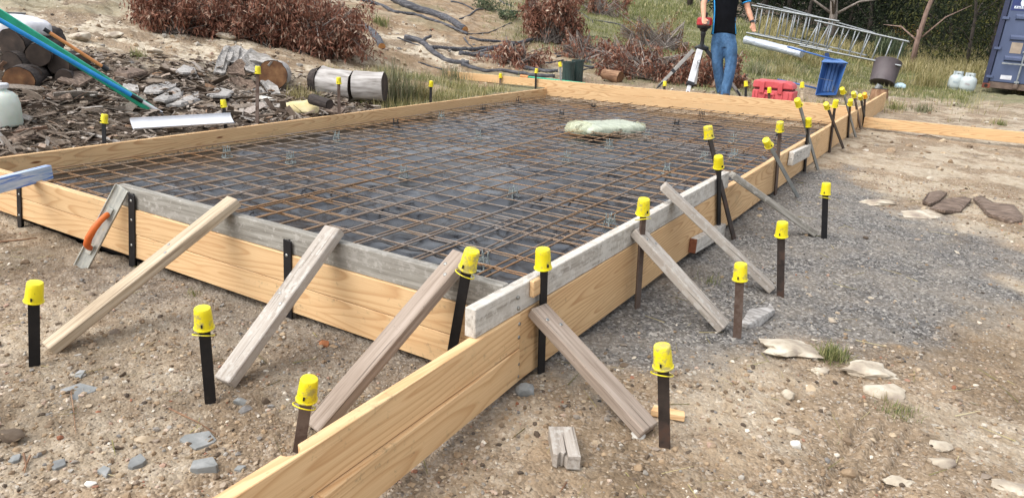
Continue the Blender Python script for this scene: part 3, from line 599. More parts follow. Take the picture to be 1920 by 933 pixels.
def fpeg(tp, bp, mat, label, **k):                                # free-standing: base on the ground, tilted within the plane facing the camera
    b = T(*bp); n = RC[:, 2]*-1; n = np.array([n[0], n[1], 0]); r = ray(*tp); t = CAM+r*((n@(b-CAM))/(n@r)); return peg(t, b, mat, label, **k)
def rpeg(tp, bp, mat, label, off=.022, toff=None, **k):            # against the right form
    return peg(PX(*tp, XO+(off if toff is None else toff)), PX(*bp, XO+off), mat, label, face=(1, -.25, 0), **k)
fpeg((63, 544), (65, 686), 'black_steel', 'black steel peg with yellow cap at the foot of the leftmost brace')
fpeg((381, 592), (395, 757), 'black_steel', 'black peg with dirty yellow cap and hanging ring at the foot of the second brace', ring=True)
fpeg((578, 725), (560, 850), 'rusty_steel', 'reddish peg with green smear and yellow cap behind the notched board', ring=True)
peg(PY(879, 483, YO-.06), PY(848, 657, YO-.03), 'black_steel', 'leaning black tube peg with ringed yellow cap at the right end of the front form', ring=True, face=(.3, -1, 0))
rpeg((1021, 481), (1014, 717), 'black_steel', 'black peg with yellow cap at the near corner of the right form')
fpeg((1243, 664), (1246, 840), 'dark_steel', 'dark peg with ringed yellow cap nearest the viewer on the right', ring=True)
fpeg((1388, 507), (1382, 632), 'rusty_steel', 'peg with yellow cap at the foot of the brace by the grey rock edge')
rpeg((1208, 384), (1196, 570), 'rusty_steel', 'brown rusty peg with yellow cap halfway along the whitewashed rail', ring=True, off=.05)
fpeg((1465, 427), (1463, 556), 'dark_steel', 'brown peg with yellow cap at the foot of the third right brace')
fpeg((1548, 352), (1545, 447), 'black_steel', 'black peg with ringed yellow cap at the foot of the silvery brace', ring=True)
rpeg((1349, 302), (1348, 432), 'black_steel', 'black peg with yellow cap at the far end of the whitewashed rail')
rpeg((1328, 246), (1376, 445), 'dark_steel', 'leaning stake crossing behind the black peg at the rail end', off=.11, toff=-.10)
rpeg((1440, 267), (1495, 367), 'galv_steel', 'strongly leaning grey stake with tilted yellow cap beyond the rail', off=.19, toff=.02)
rpeg((1464, 236), (1455, 357), 'rusty_steel', 'upright brown stake behind the strongly leaning grey one', off=.022)
rpeg((1498, 191), (1535, 322), 'galv_steel', 'leaning grey stake with paint patch, its cap above the slab', off=.12, toff=-.06)
rpeg((1517, 228), (1509, 322), 'black_steel', 'upright dark stake by the pale screwed cleat')
rpeg((1551, 198), (1584, 284), 'dark_steel', 'leaning thin stake crossing an upright one with a white sticker', off=.12, toff=-.02)
k_ = rpeg((1567, 193), (1556, 284), 'dark_steel', 'upright brown stake with a small white sticker')
rpeg((1595, 191), (1590, 268), 'dark_steel', 'upright brown stake fourth from the far end of the right form')
rpeg((1581, 169), (1608, 269), 'galv_steel', 'leaning grey stake with the highest cap of the far cluster', off=.12, toff=-.08)
rpeg((1602, 177), (1615, 249), 'rusty_steel', 'short leaning stake behind the far cluster of caps', off=.05, toff=-.04)
rpeg((1614, 181), (1627, 250), 'black_steel', 'dark leaning stake last on the right form', off=.09, toff=.0)
rpeg((1623, 178), (1619, 247), 'dark_steel', 'stake with the single orange cap at the far corner', capmat='orange_cap', off=.022)
def lpeg(tp, bp, mat, label, dx=.03, **k):
    X = -6.33-dx; return peg(PX(*tp, X), PX(bp[0], bp[1]+14, X), mat, label, face=(.5, -1, 0), s=.98, **k)
lpeg((194, 221), (196, 268), 'black_steel', 'black peg with square yellow cap by the left end of the white float')
lpeg((419, 193), (424, 235), 'black_steel', 'peg with yellow cap at the right end of the white float', dx=.1)
lpeg((483, 130), (482, 230), 'rusty_steel', 'tall rusty peg with yellow cap in front of the sawn log')
lpeg((635, 150), (636, 210), 'rusty_steel', 'brown peg with yellow cap in front of the white logs')
lpeg((808, 156), (807, 190), 'black_steel', 'short black peg with yellow cap by the straw tussock')
def bpeg(tp, bp, mat, label, y=11.19, **k):
    return peg(PY(*tp, y), PY(*bp, y), mat, label, face=(0, -1, 0), **k)
bpeg((938, 141), (938, 178), 'rusty_steel', 'brown peg with yellow cap in front of the overrunning back board', y=11.08)
bpeg((1005, 132), (1004, 178), 'black_steel', 'black peg with yellow cap nearest the back left corner', y=11.08)
bpeg((1050, 120), (1052, 160), 'galv_steel', 'pale stake with yellow cap beside the dark green tubs', y=11.3)
bpeg((1246, 156), (1246, 180), 'dark_steel', 'peg with just its yellow cap above the back board, left of the white tripod leg')
bpeg((1399, 156), (1398, 188), 'black_steel', 'black peg with yellow cap left of the red case', y=11.22)
bpeg((1442, 168), (1442, 190), 'dark_steel', 'peg whose yellow cap shows in front of the red case')
bpeg((1504, 158), (1503, 195), 'brace_pine', 'thin pale wooden stake with yellow cap between red case and blue barrow')
def npeg(tp, bp, label, w, screws):
    return peg(PY(*tp, YO-.004), PY(*bp, YO-.004), 'black_steel', label, cap=False, w=w, face=(0, -1, 0), screws=screws, group='capless pegs screwed to the front form')
npeg((35, 343), (37, 416), 'capless black peg under the blue plank', .048, (.05, .2))
npeg((247, 364), (248, 490), 'capless black peg just right of the trowel', .055, (.1, .25, .36))
npeg((539, 450), (541, 604), 'capless black peg left of the second brace', .05, (.12, .33))

# ------------------------------------------------------------------ timber braces
def brace(foot, contact, topx, mat, label, w=.088, t=.044, up=None):
    a = T(*foot)+np.array([0, 0, .02]); fo = np.array(proj(a)); tx = np.array(topx, float)
    if isinstance(contact, str):                                  # rests on the outer top edge of a rail: find where the sight line meets it
        best = None; nn = np.array([-(tx-fo)[1], (tx-fo)[0]]); nn /= np.linalg.norm(nn)
        for q in np.linspace(-4.6, -1.3, 3000) if contact == 'front' else np.linspace(2., 4.8, 3000):
            c = np.array([q, YO+.009-.02, .113+.03]) if contact == 'front' else np.array([XO+.002+.018, q, .108+.03]); e = abs((np.array(proj(c))-fo)@nn)
            if best is None or e < best[0]: best = (e, c)
        contact = best[1]
    u = np.array(contact)-a; e = near_ray(*topx, a, contact); u = (e-a)/np.linalg.norm(e-a)
    horiz = np.array([u[0], u[1], 0]); n = np.array([-horiz[0]*u[2], -horiz[1]*u[2], horiz@horiz]) if up is None else np.array(up)
    return board('timber_brace', a, e, w, t, MAT[mat], label, 'brace', up=n, bev=.004, group='timber braces propping the formwork')
zc = .135
brace((92, 662), 'front', (440, 376), 'brace_pine', 'leftmost timber brace, straw coloured and newest, on the front form')
brace((422, 726), 'front', (628, 430), 'brace_grey', 'middle front brace, pale grey with two screws near its top')
brace((590, 815), 'front', (868, 478), 'brace_brown', 'brown grey front brace beside the leaning ringed peg')
brace((1215, 818), np.array(PX(1012, 585, XO+.03)), (1008, 578), 'brace_brown', 'nearest brace of the right form, propping the corner')
brace((1357, 622), np.array(PX(1200, 440, XO+.03)), (1194, 430), 'brace_grey', 'second brace of the right form, beside the rusty peg')
brace((1445, 548), 'right', (1243, 348), 'brace_grey', 'long third brace of the right form reaching over the slab')
brace((1525, 442), np.array(PX(1378, 332, XO+.03)), (1372, 327), 'greyboard', 'farthest brace, silvery and splintered along its top edge')
for (px, py, lab) in ():
    pass
def screwhead(pt, n, parent=None):
    return None

# ------------------------------------------------------------------ plastic sheet and mesh
nx_, ny_ = 300, 560
xs = np.linspace(SX0+.004, SX1-.004, nx_); ys = np.linspace(SY0+.004, SY1-.004, ny_); Xm, Ym = np.meshgrid(xs, ys, indexing='ij')
def ridged(x, y, s, o, seed): 
    t = 0; a = 1; n = 0
    for i in range(o): t = t+a*(1-np.abs(2*vnoise(x*s+i*7, y*s-3*i, seed+i)-1)); n += a; a *= .5; s *= 2.1
    return t/n
wx = Xm+(fbm(Xm, Ym, 2, 3, 3)-.5)*.5; wy = Ym+(fbm(Xm, Ym, 2, 3, 8)-.5)*.5
Zm = -.315+.06*(fbm(wx, wy, 1.5, 2, 21)-.5)+.03*(ridged(wx, wy*1.25, 1.9, 1, 40)-.6)+.022*ridged(wx*.8, wy*1.2, 1.9, 1, 60)**5*sst(.35, .6, fbm(Xm, Ym, .8, 2, 33))+.006*ridged(wx*.5+wy*.3, wy, 4.2, 1, 70)**6*sst(.45, .65, fbm(Xm, Ym, 1.1, 2, 34))
Zm = np.where(Zm > -.285, -.285+(Zm+.285)*.4, Zm)
ed = np.minimum(np.minimum(Xm-SX0, SX1-Xm), np.minimum(Ym-SY0, SY1-Ym)); Zm = Zm-.05*sst(.32, .06, ed)*sst(.0, .6, np.minimum(Ym-SY0, SX1-Xm)+.75)
Zm = np.where(Xm < SX0+.3, np.maximum(Zm, -.34), Zm)
Zm = np.maximum(Zm, -.37); Zm = np.maximum(Zm, -.27-.10*sst(.012, .06, np.minimum(Ym-SY0, SX1-Xm)+.012*fbm(Xm, Ym, 5, 2, 4)))
for q, s, hh in ((PY(1090, 184, 11.1), .26, .07), (PY(1172, 192, 11.1), .18, .055)):
    Zm = Zm+hh*np.exp(-((Xm-q[0])/s)**2)*sst(11.115-.35, 11.115, Ym)
i, j = np.meshgrid(np.arange(nx_-1), np.arange(ny_-1), indexing='ij'); pf = np.stack([i*ny_+j, (i+1)*ny_+j, (i+1)*ny_+j+1, i*ny_+j+1], -1).reshape(-1, 4)
o = np_mesh('plastic_membrane', np.stack([Xm, Ym, Zm], -1).reshape(-1, 3), pf, MAT['membrane'], smooth=True); tag(o, 'black wrinkled plastic sheet spread inside the formwork', 'plastic sheet')
def mesh_sheet(x0, x1, y0, y1, z, rot, label, sx=.22, sy=.22, ox=.06, oy=.06, r=.0046):
    c = np.array([(x0+x1)/2, (y0+y1)/2, z]); M = Matrix.Translation(V(c)) @ Matrix.Rotation(rot, 4, 'Z')
    z -= .195; root = None
    c = np.array([(x0+x1)/2, (y0+y1)/2, z]); M = Matrix.Translation(V(c)) @ Matrix.Rotation(rot, 4, 'Z'); root = thing('reinforcing_mesh', label, 'steel mesh', c, 'welded mesh sheets over the plastic', M); hx = (x1-x0)/2; hy = (y1-y0)/2
    def wire(a, b, r=r):
        n = max(6, int(np.linalg.norm(np.array(b)-np.array(a))/.35)); t = np.linspace(0, 1, n); p = np.outer(1-t, a)+np.outer(t, b)
        k = random.uniform(0, 99); wz = (vnoise(p[:, 0]*1.3+k, p[:, 1]*1.3, 5)-.5)*.014; wl = (vnoise(p[:, 0]*.9+k, p[:, 1]*.9+k, 6)-.5)*.012; d = np.array(b)-np.array(a); q = np.array([d[1], -d[0], 0])/np.linalg.norm(d)
        p = p+q*wl[:, None]; p[:, 2] += wz; m = MB(); m.tube([M @ V(w) for w in p], r, 6); m.build('wire', MAT['rebar'], root, smooth=True)
    x = -hx+ox
    while x < hx-.02: wire((x, -hy, .0095), (x, hy, .0095), r*1.22); x += sx
    y = -hy+oy
    while y < hy-.02: wire((-hx, y, 0), (hx, y, 0)); y += sy
mesh_sheet(-6.2, -3.7, 2.12, 8.0, -.072, .006, 'mesh sheet at the left front of the slab')
mesh_sheet(-3.96, -1.34, 2.10, 8.05, -.058, -.005, 'mesh sheet at the right front of the slab, beside the whitewashed rail')
mesh_sheet(-6.2, -3.75, 7.65, 10.96, -.055, -.004, 'mesh sheet at the back left of the slab')
mesh_sheet(-3.96, -1.34, 7.6, 11.0, -.041, .007, 'mesh sheet at the back right of the slab, under the bag')
mesh_sheet(-6.1, -1.4, 2.10, 4.0, -.09, .004, 'edge mesh strip lying low along the front form', ox=.11, oy=.11)
mesh_sheet(-2.66, -1.36, 3.8, 7.2, -.088, -.004, 'narrow edge mesh strip lying low along the right form', ox=.04)
# bar chairs
def barchair(px, py, dark, label):
    p = G(px, py, -.29); p[2] = -.30; F = Matrix.Translation(V(p)) @ Matrix.Rotation(random.uniform(0, 3), 4, 'Z') @ Matrix.Scale(1.35 if dark else 1.12, 4); m = MB(); r = .0035
    m.torus(.042, r*1.2, F, 16, 5); m.torus(.022, r, F @ Matrix.Translation((0, 0, .035)), 14, 5)
    for k in range(4):
        a = k*math.pi/2; c, s = math.cos(a), math.sin(a)
        m.tube([F @ Vector((.042*c, .042*s, 0)), F @ Vector((.03*c, .03*s, .04)), F @ Vector((.024*c, .024*s, .075)), F @ Vector((.03*c, .03*s, .09))], [r*1.5, r*1.2, r*1.3, r], 5)
    m.beam(F @ Vector((-.024, 0, .052)), F @ Vector((.024, 0, .052)), .006, .012); m.beam(F @ Vector((0, -.024, .052)), F @ Vector((0, .024, .052)), .006, .012)
    o = m.build('bar_chair', MAT['chair_black' if dark else 'chair_clear'], fr=F, smooth=False); tag(o, label, 'bar chair', 'plastic bar chairs under the mesh')
m = NT('clear_plastic'); m.col('#aab4b2'); m.rough(.25); m.p.inputs['Transmission Weight'].default_value = .55; m.p.inputs['IOR'].default_value = 1.35; MAT['chair_clear'] = m.m
MAT['chair_black'] = plain('black_plastic', '#1c1d1f', .4)
for px, py, dk, lab in [(905, 500, 0, 'clear bar chair behind the leaning ringed peg'), (1143, 424, 0, 'clear bar chair left of the rusty peg cap'), (962, 370, 0, 'clear bar chair in the middle of the near slab'),
    (1063, 301, 0, 'clear bar chair alone below the bag, left'), (1250, 323, 0, 'clear bar chair above the top of the long third brace'), (1142, 276, 0, 'clear bar chair just below the bag'), (1320, 300, 0, 'clear bar chair left of the leaning stake'),
    (1374, 265, 0, 'clear bar chair between the leaning stake and the far stakes'), (1376, 295, 0, 'clear bar chair right of the leaning stake'), (1213, 257, 0, 'clear bar chair right of the bag'), (897, 258, 0, 'clear bar chair left of the bag'), (828, 222, 0, 'clear bar chair near the left board'),
    (632, 262, 0, 'clear bar chair near the left board, halfway'), (545, 303, 0, 'clear bar chair in the left of the slab'), (757, 330, 0, 'clear bar chair left of the middle of the slab'),
    (742, 240, 1, 'black bar chair near the left board'), (906, 211, 1, 'black bar chair by the back left of the slab'), (972, 197, 1, 'black bar chair nearest the back left corner'), (1053, 220, 1, 'black bar chair behind the left end of the bag'), (1112, 207, 1, 'black bar chair behind the bag'),
    (1268, 239, 1, 'black bar chair right of the bag'), (1315, 222, 1, 'black bar chair near the back board'), (1459, 262, 1, 'black bar chair beside the upright brown stake'), (426, 292, 0, 'clear bar chair close to the left board')]:
    barchair(px, py, dk, lab)
# screw heads: rows at the splice of the near boards and pairs on the braces
def face_screws(obj, pts, x):
    for px, py in pts:
        c = V(PX(px, py, x)); m = MB(); m.lathe([(.001, .004), (.006, .003), (.008, 0), (.008, -.004), (.001, -.004)], 10, Matrix.Translation(c) @ Matrix.Rotation(math.pi/2, 4, 'Y'), cap=False); m.build('screw', MAT['screw'], obj)
_b = {o['label']: o for o in bpy.data.objects if 'label' in o}
_k = [l for l in _b if 'round notch' in l][0]; face_screws(_b[_k], [(974, 607), (973, 632)], XO+.006)
_k = [l for l in _b if 'end grain near' in l][0]; face_screws(_b[_k], [(972, 682), (971, 705)], XO+.006)
_k = [l for l in _b if l.startswith('whitewashed timber rail')][0]; face_screws(_b[_k], [(972, 558), (973, 578)], XO+.001)
_k = [l for l in _b if 'full of screw heads' in l][0]; face_screws(_b[_k], [(1484, 297), (1490, 290), (1496, 291), (1502, 285)], XO+.052)
for l, o in list(_b.items()):
    if o.name.startswith('timber_brace'):
        L = max(v.co.x for v in o.data.vertices); zt = max(v.co.z for v in o.data.vertices)
        for dx, dy in ((-.07, .02), (-.11, -.018)):
            m = MB(); m.lathe([(.001, .003), (.006, .002), (.0075, 0), (.0075, -.004), (.001, -.004)], 10, o.matrix_basis @ Matrix.Translation((L+dx-(.28 if 'front' in l and 'brown' not in l else 0), dy, zt)), cap=False); m.build('screw', MAT['screw'], o)
# ------------------------------------------------------------------ loose things near the formwork
MAT['blue_plank'] = simple('worn_blue_paint', [(.38, '#8fa3bd'), (.5, '#b3bdc9'), (.58, '#4d74b8'), (.75, '#3a62ab')], 3, 6, .6, st=(1, 12, 12), speck=('#a9aaa6', 20, .6))
a = G(-60, 362, .03); b = G(93, 322, .03); u = (b-a)/np.linalg.norm(b-a)
board('screed_plank', a-u*.6, b, .045, .085, MAT['blue_plank'], 'worn blue and white painted straightedge plank lying across the front left corner', 'plank')
# hand float
F0 = np.array(PY(150, 497, 1.86)); F0 = T(152, 503); F1 = PY(230, 352, YO-.01); ax = (F1-F0)/np.linalg.norm(F1-F0)
root = thing('hand_float', 'magnesium hand float with orange handle leaning on the front form', 'trowel', F0); fn = np.array((.62, -1, .25)); FR = frame(F0, ax, fn); L = np.linalg.norm(F1-F0)
MAT['magnesium'] = simple('cement_worn_magnesium', [(.3, '#94958f'), (.5, '#b4b4ac'), (.7, '#c9c7bb')], 7, 6, .55, .35, st=(2, 8, 8), speck=('#c8b557', 9, .62))
MAT['orange_handle'] = simple('orange_handle', [(.3, '#b8551d'), (.7, '#d9702c')], 9, 5, .6, speck=('#a9876c', 20, .66))
m = MB(); m.box((L/2, 0, 0), (L, .078, .007), FR); m.box((L/2, .036, .008), (L, .006, .012), FR); m.box((L/2, -.036, .008), (L, .006, .012), FR); m.build('blade', MAT['magnesium'], root, FR, bevel=.0015)
m = MB(); m.tube([FR @ Vector(p) for p in ((L*.26, 0, .008), (L*.28, 0, .03), (L*.33, 0, .062), (L*.42, 0, .078), (L*.53, 0, .074), (L*.61, 0, .055), (L*.66, 0, .03), (L*.68, 0, .008))], [.014, .015, .018, .0185, .0175, .016, .015, .015], 12); m.build('handle', MAT['orange_handle'], root, smooth=True)
m = MB(); m.box((L*.25, 0, .008), (.06, .03, .012), FR); m.box((L*.69, 0, .008), (.07, .03, .012), FR); m.build('mounting', MAT['magnesium'], root, FR, bevel=.002)
# split offcut
p = T(1056, 852); fw = V(RC[:, 1]); fw.z = 0; fw.normalize(); rt_ = V(RC[:, 0]); rt_.z = 0; rt_.normalize(); M = frame(V(p)+Vector((0, 0, .028)), fw*1.0+rt_*.06, Vector((0, 0, 1))+fw*-.1); m = MB()
m.prism([(-.087, -.0425), (-.085, .0), (-.064, .006), (-.071, .012), (-.061, .02), (-.079, .03), (-.069, .0425), (.0845, .0425), (.0845, -.0425)], -.024, .012, M); m.prism([(-.088, -.043), (-.086, -.003), (.04, -.0006), (.04, .0006), (-.062, .002), (-.072, .01), (-.062, .02), (-.08, .03), (-.07, .043), (.085, .043), (.085, -.043)], .0125, .024, M)
tag(m.build('timber_offcut', MAT['brace_grey'], fr=M, bevel=.0012), 'short grey timber offcut split at one end lying on the soil', 'offcut')
p = T(1252, 782); M = frame(p+np.array([0, 0, .012]), (1, .25, 0)); m = MB(); m.prism([(-.06, -.02), (.06, -.015), (.055, .02), (-.055, .025)], -.012, .012, M); tag(m.build('pine_wedge', MAT['pine2'], fr=M, bevel=.002), 'fresh pine offcut lying behind the nearest right peg', 'offcut')
# bark pieces
def slab(name, pts, z_up, thick, mat, label, cat='bark', curl=.04, group=None, nseg=7):
    """irregular bent plate given by its outline in pixels, lying on the ground"""
    P = [T(*q) for q in pts]; c = np.mean(P, 0); a = np.array([p-c for p in P]); b = MB(); n = len(P); rg = np.random.default_rng(int(abs(pts[0][0]*7+pts[0][1])))
    rings = []
    for k, s in enumerate((1., .86, .45)):
        for q in a: rings.append(c+q*s*np.array([1, 1, .4])+np.array([0, 0, z_up*(1.-.35*s*s)+curl*rg.uniform(-.3, .6)*s]))
    top = rings+[c+np.array([0, 0, z_up])]; f = []
    for k in range(2): f += [(k*n+i, k*n+(i+1) % n, (k+1)*n+(i+1) % n, (k+1)*n+i) for i in range(n)]
    f += [(2*n+i, 2*n+(i+1) % n, 3*n) for i in range(n)]; nb = len(top); bot = [t-np.array([0, 0, thick]) for t in top]
    f2 = [tuple(nb+x for x in reversed(q)) for q in f]; side = [(i, nb+i, nb+(i+1) % n, (i+1) % n) for i in range(n)]
    b.add(top+bot, f+f2+side); return tag(b.build(name, mat, auto=.6), label, cat, group)
slab('bark_slab', [(1728, 384), (1740, 366), (1765, 362), (1775, 366), (1760, 384), (1742, 388)], .03, .02, MAT['bark_slab'], 'smallest and farthest of the brown bark pieces at right')
slab('bark_slab', [(1742, 393), (1770, 380), (1812, 375), (1820, 381), (1800, 398), (1770, 404)], .03, .02, MAT['bark_slab'], 'middle brown bark piece lying over another at right')
slab('bark_slab', [(1824, 375), (1832, 372), (1860, 386), (1900, 392), (1918, 408), (1916, 418), (1895, 421), (1850, 408)], .035, .022, MAT['bark_slab'], 'longest brown bark piece by the right edge of the photo')
slab('bark_slab', [(1388, 612), (1400, 594), (1440, 586), (1452, 592), (1425, 612), (1400, 618)], .04, .02, MAT['grey_slab'], 'curled grey bark piece behind the foot of the second right brace')

# ------------------------------------------------------------------ plastic bag on the mesh
MAT['bag'] = NT('greenish_sack'); m = MAT['bag']; m.col(m.ramp(m.noise(m.coord(sc=(3, 14, 3)), 3, 4), [(.35, '#959c88'), (.55, '#b2b8a4'), (.8, '#cbcfbd')])); m.rough(.35); m.bump(m.noise(m.coord(sc=(9, 22, 9)), 3, 4, .6, .8), .6, .015); MAT['bag'] = m.m
MAT['film'] = NT('clear_film'); m = MAT['film']; m.col('#d6d8b4'); m.rough(.25); m.p.inputs['Alpha'].default_value = .32; m.bump(m.noise(m.coord(), 16, 4), .6, .01); MAT['film'] = m.m
A = G(1082, 245, -.25); B = G(1194, 240, -.25); ax = B-A; L = np.linalg.norm(ax); M = frame((A+B)/2+np.array([0, 0, -.03]), ax); root = thing('plastic_sack', 'pale green plastic sack with a tied end lying on the mesh', 'bag', (A+B)/2)
def pillow(M, lx, ly, lz, seed, nx=44, ny=30, wr=.02, pinch=1.6):
    v = []; f = []
    for i in range(nx+1):
        u = i/nx*2-1; s = (1-abs(u)**pinch*0.92)**.42 if abs(u) < 1 else .2
        for j in range(ny):
            t = 2*math.pi*j/ny; c = math.cos(t); s2 = math.sin(t); e = .55; y = abs(c)**e*math.copysign(1, c)*ly*s**.55; z = abs(s2)**e*math.copysign(1, s2)*lz*s
            w = (ridged(np.array([u*2.2+y*3]), np.array([t*1.9+u*1.5]), 1.3, 2, seed)[0]-.5)*wr; z = max(z, -lz*.55)+(w if s2 > -.3 else 0); v.append(M @ Vector((u*lx, y+w*.6, z+lz*.55)))
    for i in range(nx): f += [(i*ny+j, i*ny+(j+1) % ny, (i+1)*ny+(j+1) % ny, (i+1)*ny+j) for j in range(ny)]
    f += [tuple(range(ny-1, -1, -1)), tuple(nx*ny+j for j in range(ny))]; b = MB(); b.add(v, f); return b
pillow(M, L*.5, .27, .075, 5, wr=.02, nx=80, ny=48, pinch=7.).build('sack_body', MAT['bag'], root, smooth=True)
Mf = M @ Matrix.Translation((-L*.44, -.02, -.0)) @ Matrix.Rotation(.35, 4, 'Z'); pillow(Mf, .19, .17, .085, 9, 24, 20, .05).build('open_end', MAT['film'], root, smooth=True)
Mf = M @ Matrix.Translation((L*.52, .03, .01)); pillow(Mf, .11, .10, .05, 3, 16, 16, .05).build('tied_end', MAT['film'], root, smooth=True)
m = MB()
for k in range(7):
    q = M @ Vector((-L*.44+random.uniform(-.05, .05), random.uniform(-.06, .05), .04+random.uniform(-.01, .05))); m.torus(.03, .009, Matrix.Translation(q) @ Matrix.Rotation(random.uniform(0, 3), 4, 'X') @ Matrix.Rotation(random.uniform(0, 3), 4, 'Y'), 12, 6)
m.build('packed_chairs', MAT['chair_black'], root, smooth=True)

# ------------------------------------------------------------------ left: float, poles, drum, logs
MAT['white_metal'] = plain('white_metal', '#d4d6da', .4, 0, .05); MAT['pale_blue'] = plain('blue_pole', '#1f8fd6', .35); MAT['green_pole'] = plain('green_pole', '#1f9c77', .45); MAT['lgreen'] = plain('light_green_pole', '#5cc7a8', .45)
MAT['orange_pole'] = plain('orange_wood_pole', '#cf8a4f', .5); MAT['black_plastic'] = MAT['chair_black']; MAT['white_plastic'] = NT('translucent_white'); m = MAT['white_plastic']; m.col(m.ramp(m.noise(m.coord(), 4, 3), [(.35, '#b9c4b6'), (.7, '#d3d8cf')])); m.rough(.45); m.p.inputs['Subsurface Weight'].default_value = .2; MAT['white_plastic'] = m.m
X2 = -6.05
q0 = G(247, 236, -.075); q1 = G(436, 225, -.075); root = thing('channel_float', 'long white channel float lying on the bark beyond the left board', 'float', q0); M = frame((q0+q1)/2, q1-q0); L = np.linalg.norm(q1-q0)
m = MB(); n0 = 26; prof = [(-.075, .03), (-.07, .012), (-.05, .003), (.0, 0), (.05, .003), (.07, .012), (.075, .03)]; prof2 = [(y*.97, z+.006) for y, z in reversed(prof)]
m.prism(prof+prof2, -L/2, L/2, M @ Matrix(((0, 0, 1, 0), (1, 0, 0, 0), (0, 1, 0, 0), (0, 0, 0, 1))) @ Matrix.Rotation(math.radians(0), 4, 'Z')); 
o = m.build('channel', MAT['white_metal'], root, M); o.matrix_basis = o.matrix_basis @ Matrix.Rotation(math.radians(34), 4, 'X')
S = PX(306, 213, -7.0); b0 = PX(262, 187, -7.1); 
def polething(name, label, pts, rads, mats, names, cat='pole'):
    root = thing(name, label, cat, pts[0])
    for k in range(len(mats)):
        m = MB(); m.tube([pts[k], pts[k+1]], rads[k], 12); m.build(names[k], MAT[mats[k]], root, auto=.6)
    return root
dS = depth(S); e_ = D(-60, 4, dS-1.3); ln = lambda px, py: near_ray(px, py, S, e_)
polething('float_pole', 'bright blue pole with black grip and silver tip running down to the white float', [S, ln(266, 191), ln(246, 178), e_], [.016, .022, .021], ['white_metal', 'black_plastic', 'pale_blue'], ['tip', 'grip', 'shaft'])
S2 = PX(296, 214, -7.08); e2 = D(-60, -10, depth(S2)-1.2); ln2 = lambda px, py: near_ray(px, py, S2, e2)
o = MB(); root = thing('screed_tube', 'thick green screed tube with lighter top edge beside the blue pole', 'tube', S2); M = frame((S2+e2)/2, e2-S2); L = np.linalg.norm(e2-S2)
m = MB(); m.box((0, 0, 0), (L, .035, .075), M); m.build('tube_body', MAT['green_pole'], root, M, bevel=.008); m = MB(); m.box((0, .0, .041), (L, .028, .012), M); m.build('tube_edge', MAT['lgreen'], root, M, bevel=.004)
m = MB(); q = np.array(ln2(40, 50)); m.box((0, -.019, 0), (.11, .003, .03), frame(q, e2-S2)); MAT['yellow_label'] = plain('yellow_label', '#b7b529', .5); m.build('sticker', MAT['yellow_label'], root)
a = near_ray(86, 70, S2+np.array([.02, .05, .09]), e2+np.array([.02, .05, .09])); b = near_ray(186, 131, S2+np.array([.02, .05, .09]), e2+np.array([.02, .05, .09]))
u = (b-a)/np.linalg.norm(b-a); polething('orange_pole', 'short orange wooden pole with black ends lying on the green tube', [a-u*.05, a, b, b+u*.06], [.02, .0165, .024], ['black_plastic', 'orange_pole', 'black_plastic'], ['end_cap', 'shaft', 'end_cap'])
# spray drum
p = T(12, 236); F = Matrix.Translation(V(p)); d = depth(p); k = d/FPX; root = thing('spray_drum', 'white translucent spray drum with screw lid at the left edge', 'drum', p); R_ = 28*k
m = MB(); m.lathe([(R_*.9, 0), (R_, .02), (R_*1.02, 40*k), (R_*.93, 55*k), (R_*.7, 62*k), (R_*.42, 65*k), (R_*.4, 68*k)], 28, F); m.build('drum_body', MAT['white_plastic'], root, smooth=True)
m = MB(); m.lathe([(R_*.38, 67*k), (R_*.52, 70*k), (R_*.56, 76*k), (R_*.5, 78*k), (.001, 78*k)], 24, F); m.build('lid', MAT['white_metal'], root, auto=.5)
m = MB(); m.tube([F @ Vector((-R_*.5, 0, 70*k)), F @ Vector((-R_*.35, 0, 95*k)), F @ Vector((-R_*.1, 0, 97*k))], .012, 8); m.build('pump_handle', MAT['black_plastic'], root, smooth=True)
m = MB(); m.box((R_*.1, -R_*.99, 32*k), (R_*.5, .006, 22*k), F); m.build('printed_label', MAT['dark_end'] if False else plain('green_print', '#9fb59b', .5), root)
# logs
def log(name, a, b, ra, rb, bark, end, label, cat='log', group=None, ends=(1, 1), seed=0, lump=.08):
    a = np.array(a); b = np.array(b); root = thing(name, label, cat, (a+b)/2-np.array([0, 0, min(ra, rb)]), group); M = frame(a, b-a); L = np.linalg.norm(b-a); n = 28; ns = 14; v = []; f = []
    for i in range(ns+1):
        t = i/ns; r = ra+(rb-ra)*t
        for j in range(n):
            th = 2*math.pi*j/n; w = 1+lump*(fbm(np.array([math.cos(th)*1.5+seed]), np.array([math.sin(th)*1.5+t*L*2.2]), 1.6, 4, seed)[0]-.5)*2; v.append(M @ Vector((t*L, r*w*math.cos(th), r*w*math.sin(th))))
    f = [(i*n+j, i*n+(j+1) % n, (i+1)*n+(j+1) % n, (i+1)*n+j) for i in range(ns) for j in range(n)]
    m = MB(); m.add(v, f); m.build('bark', MAT[bark], root, M, smooth=True)
    for e in (0, 1):
        if not ends[e]: continue
        rg = v[:n] if e == 0 else v[-n:]; c = M @ Vector((L*e, 0, 0)); o = M.to_3x3() @ Vector((.006 if e else -.006, 0, 0)); m = MB()
        rr = [c+(Vector(q)-c)*.97+o for q in rg]; m.add(rr+[c+o], [(j, (j+1) % n, n) for j in range(n)])
        m.build('cut_end', MAT[end], root, M)
    return root
def dl(px, py, d): return D(px, py, d)
g_ = 'logs of the pile at the left edge'
t0 = T(35, 172); dd = depth(t0)
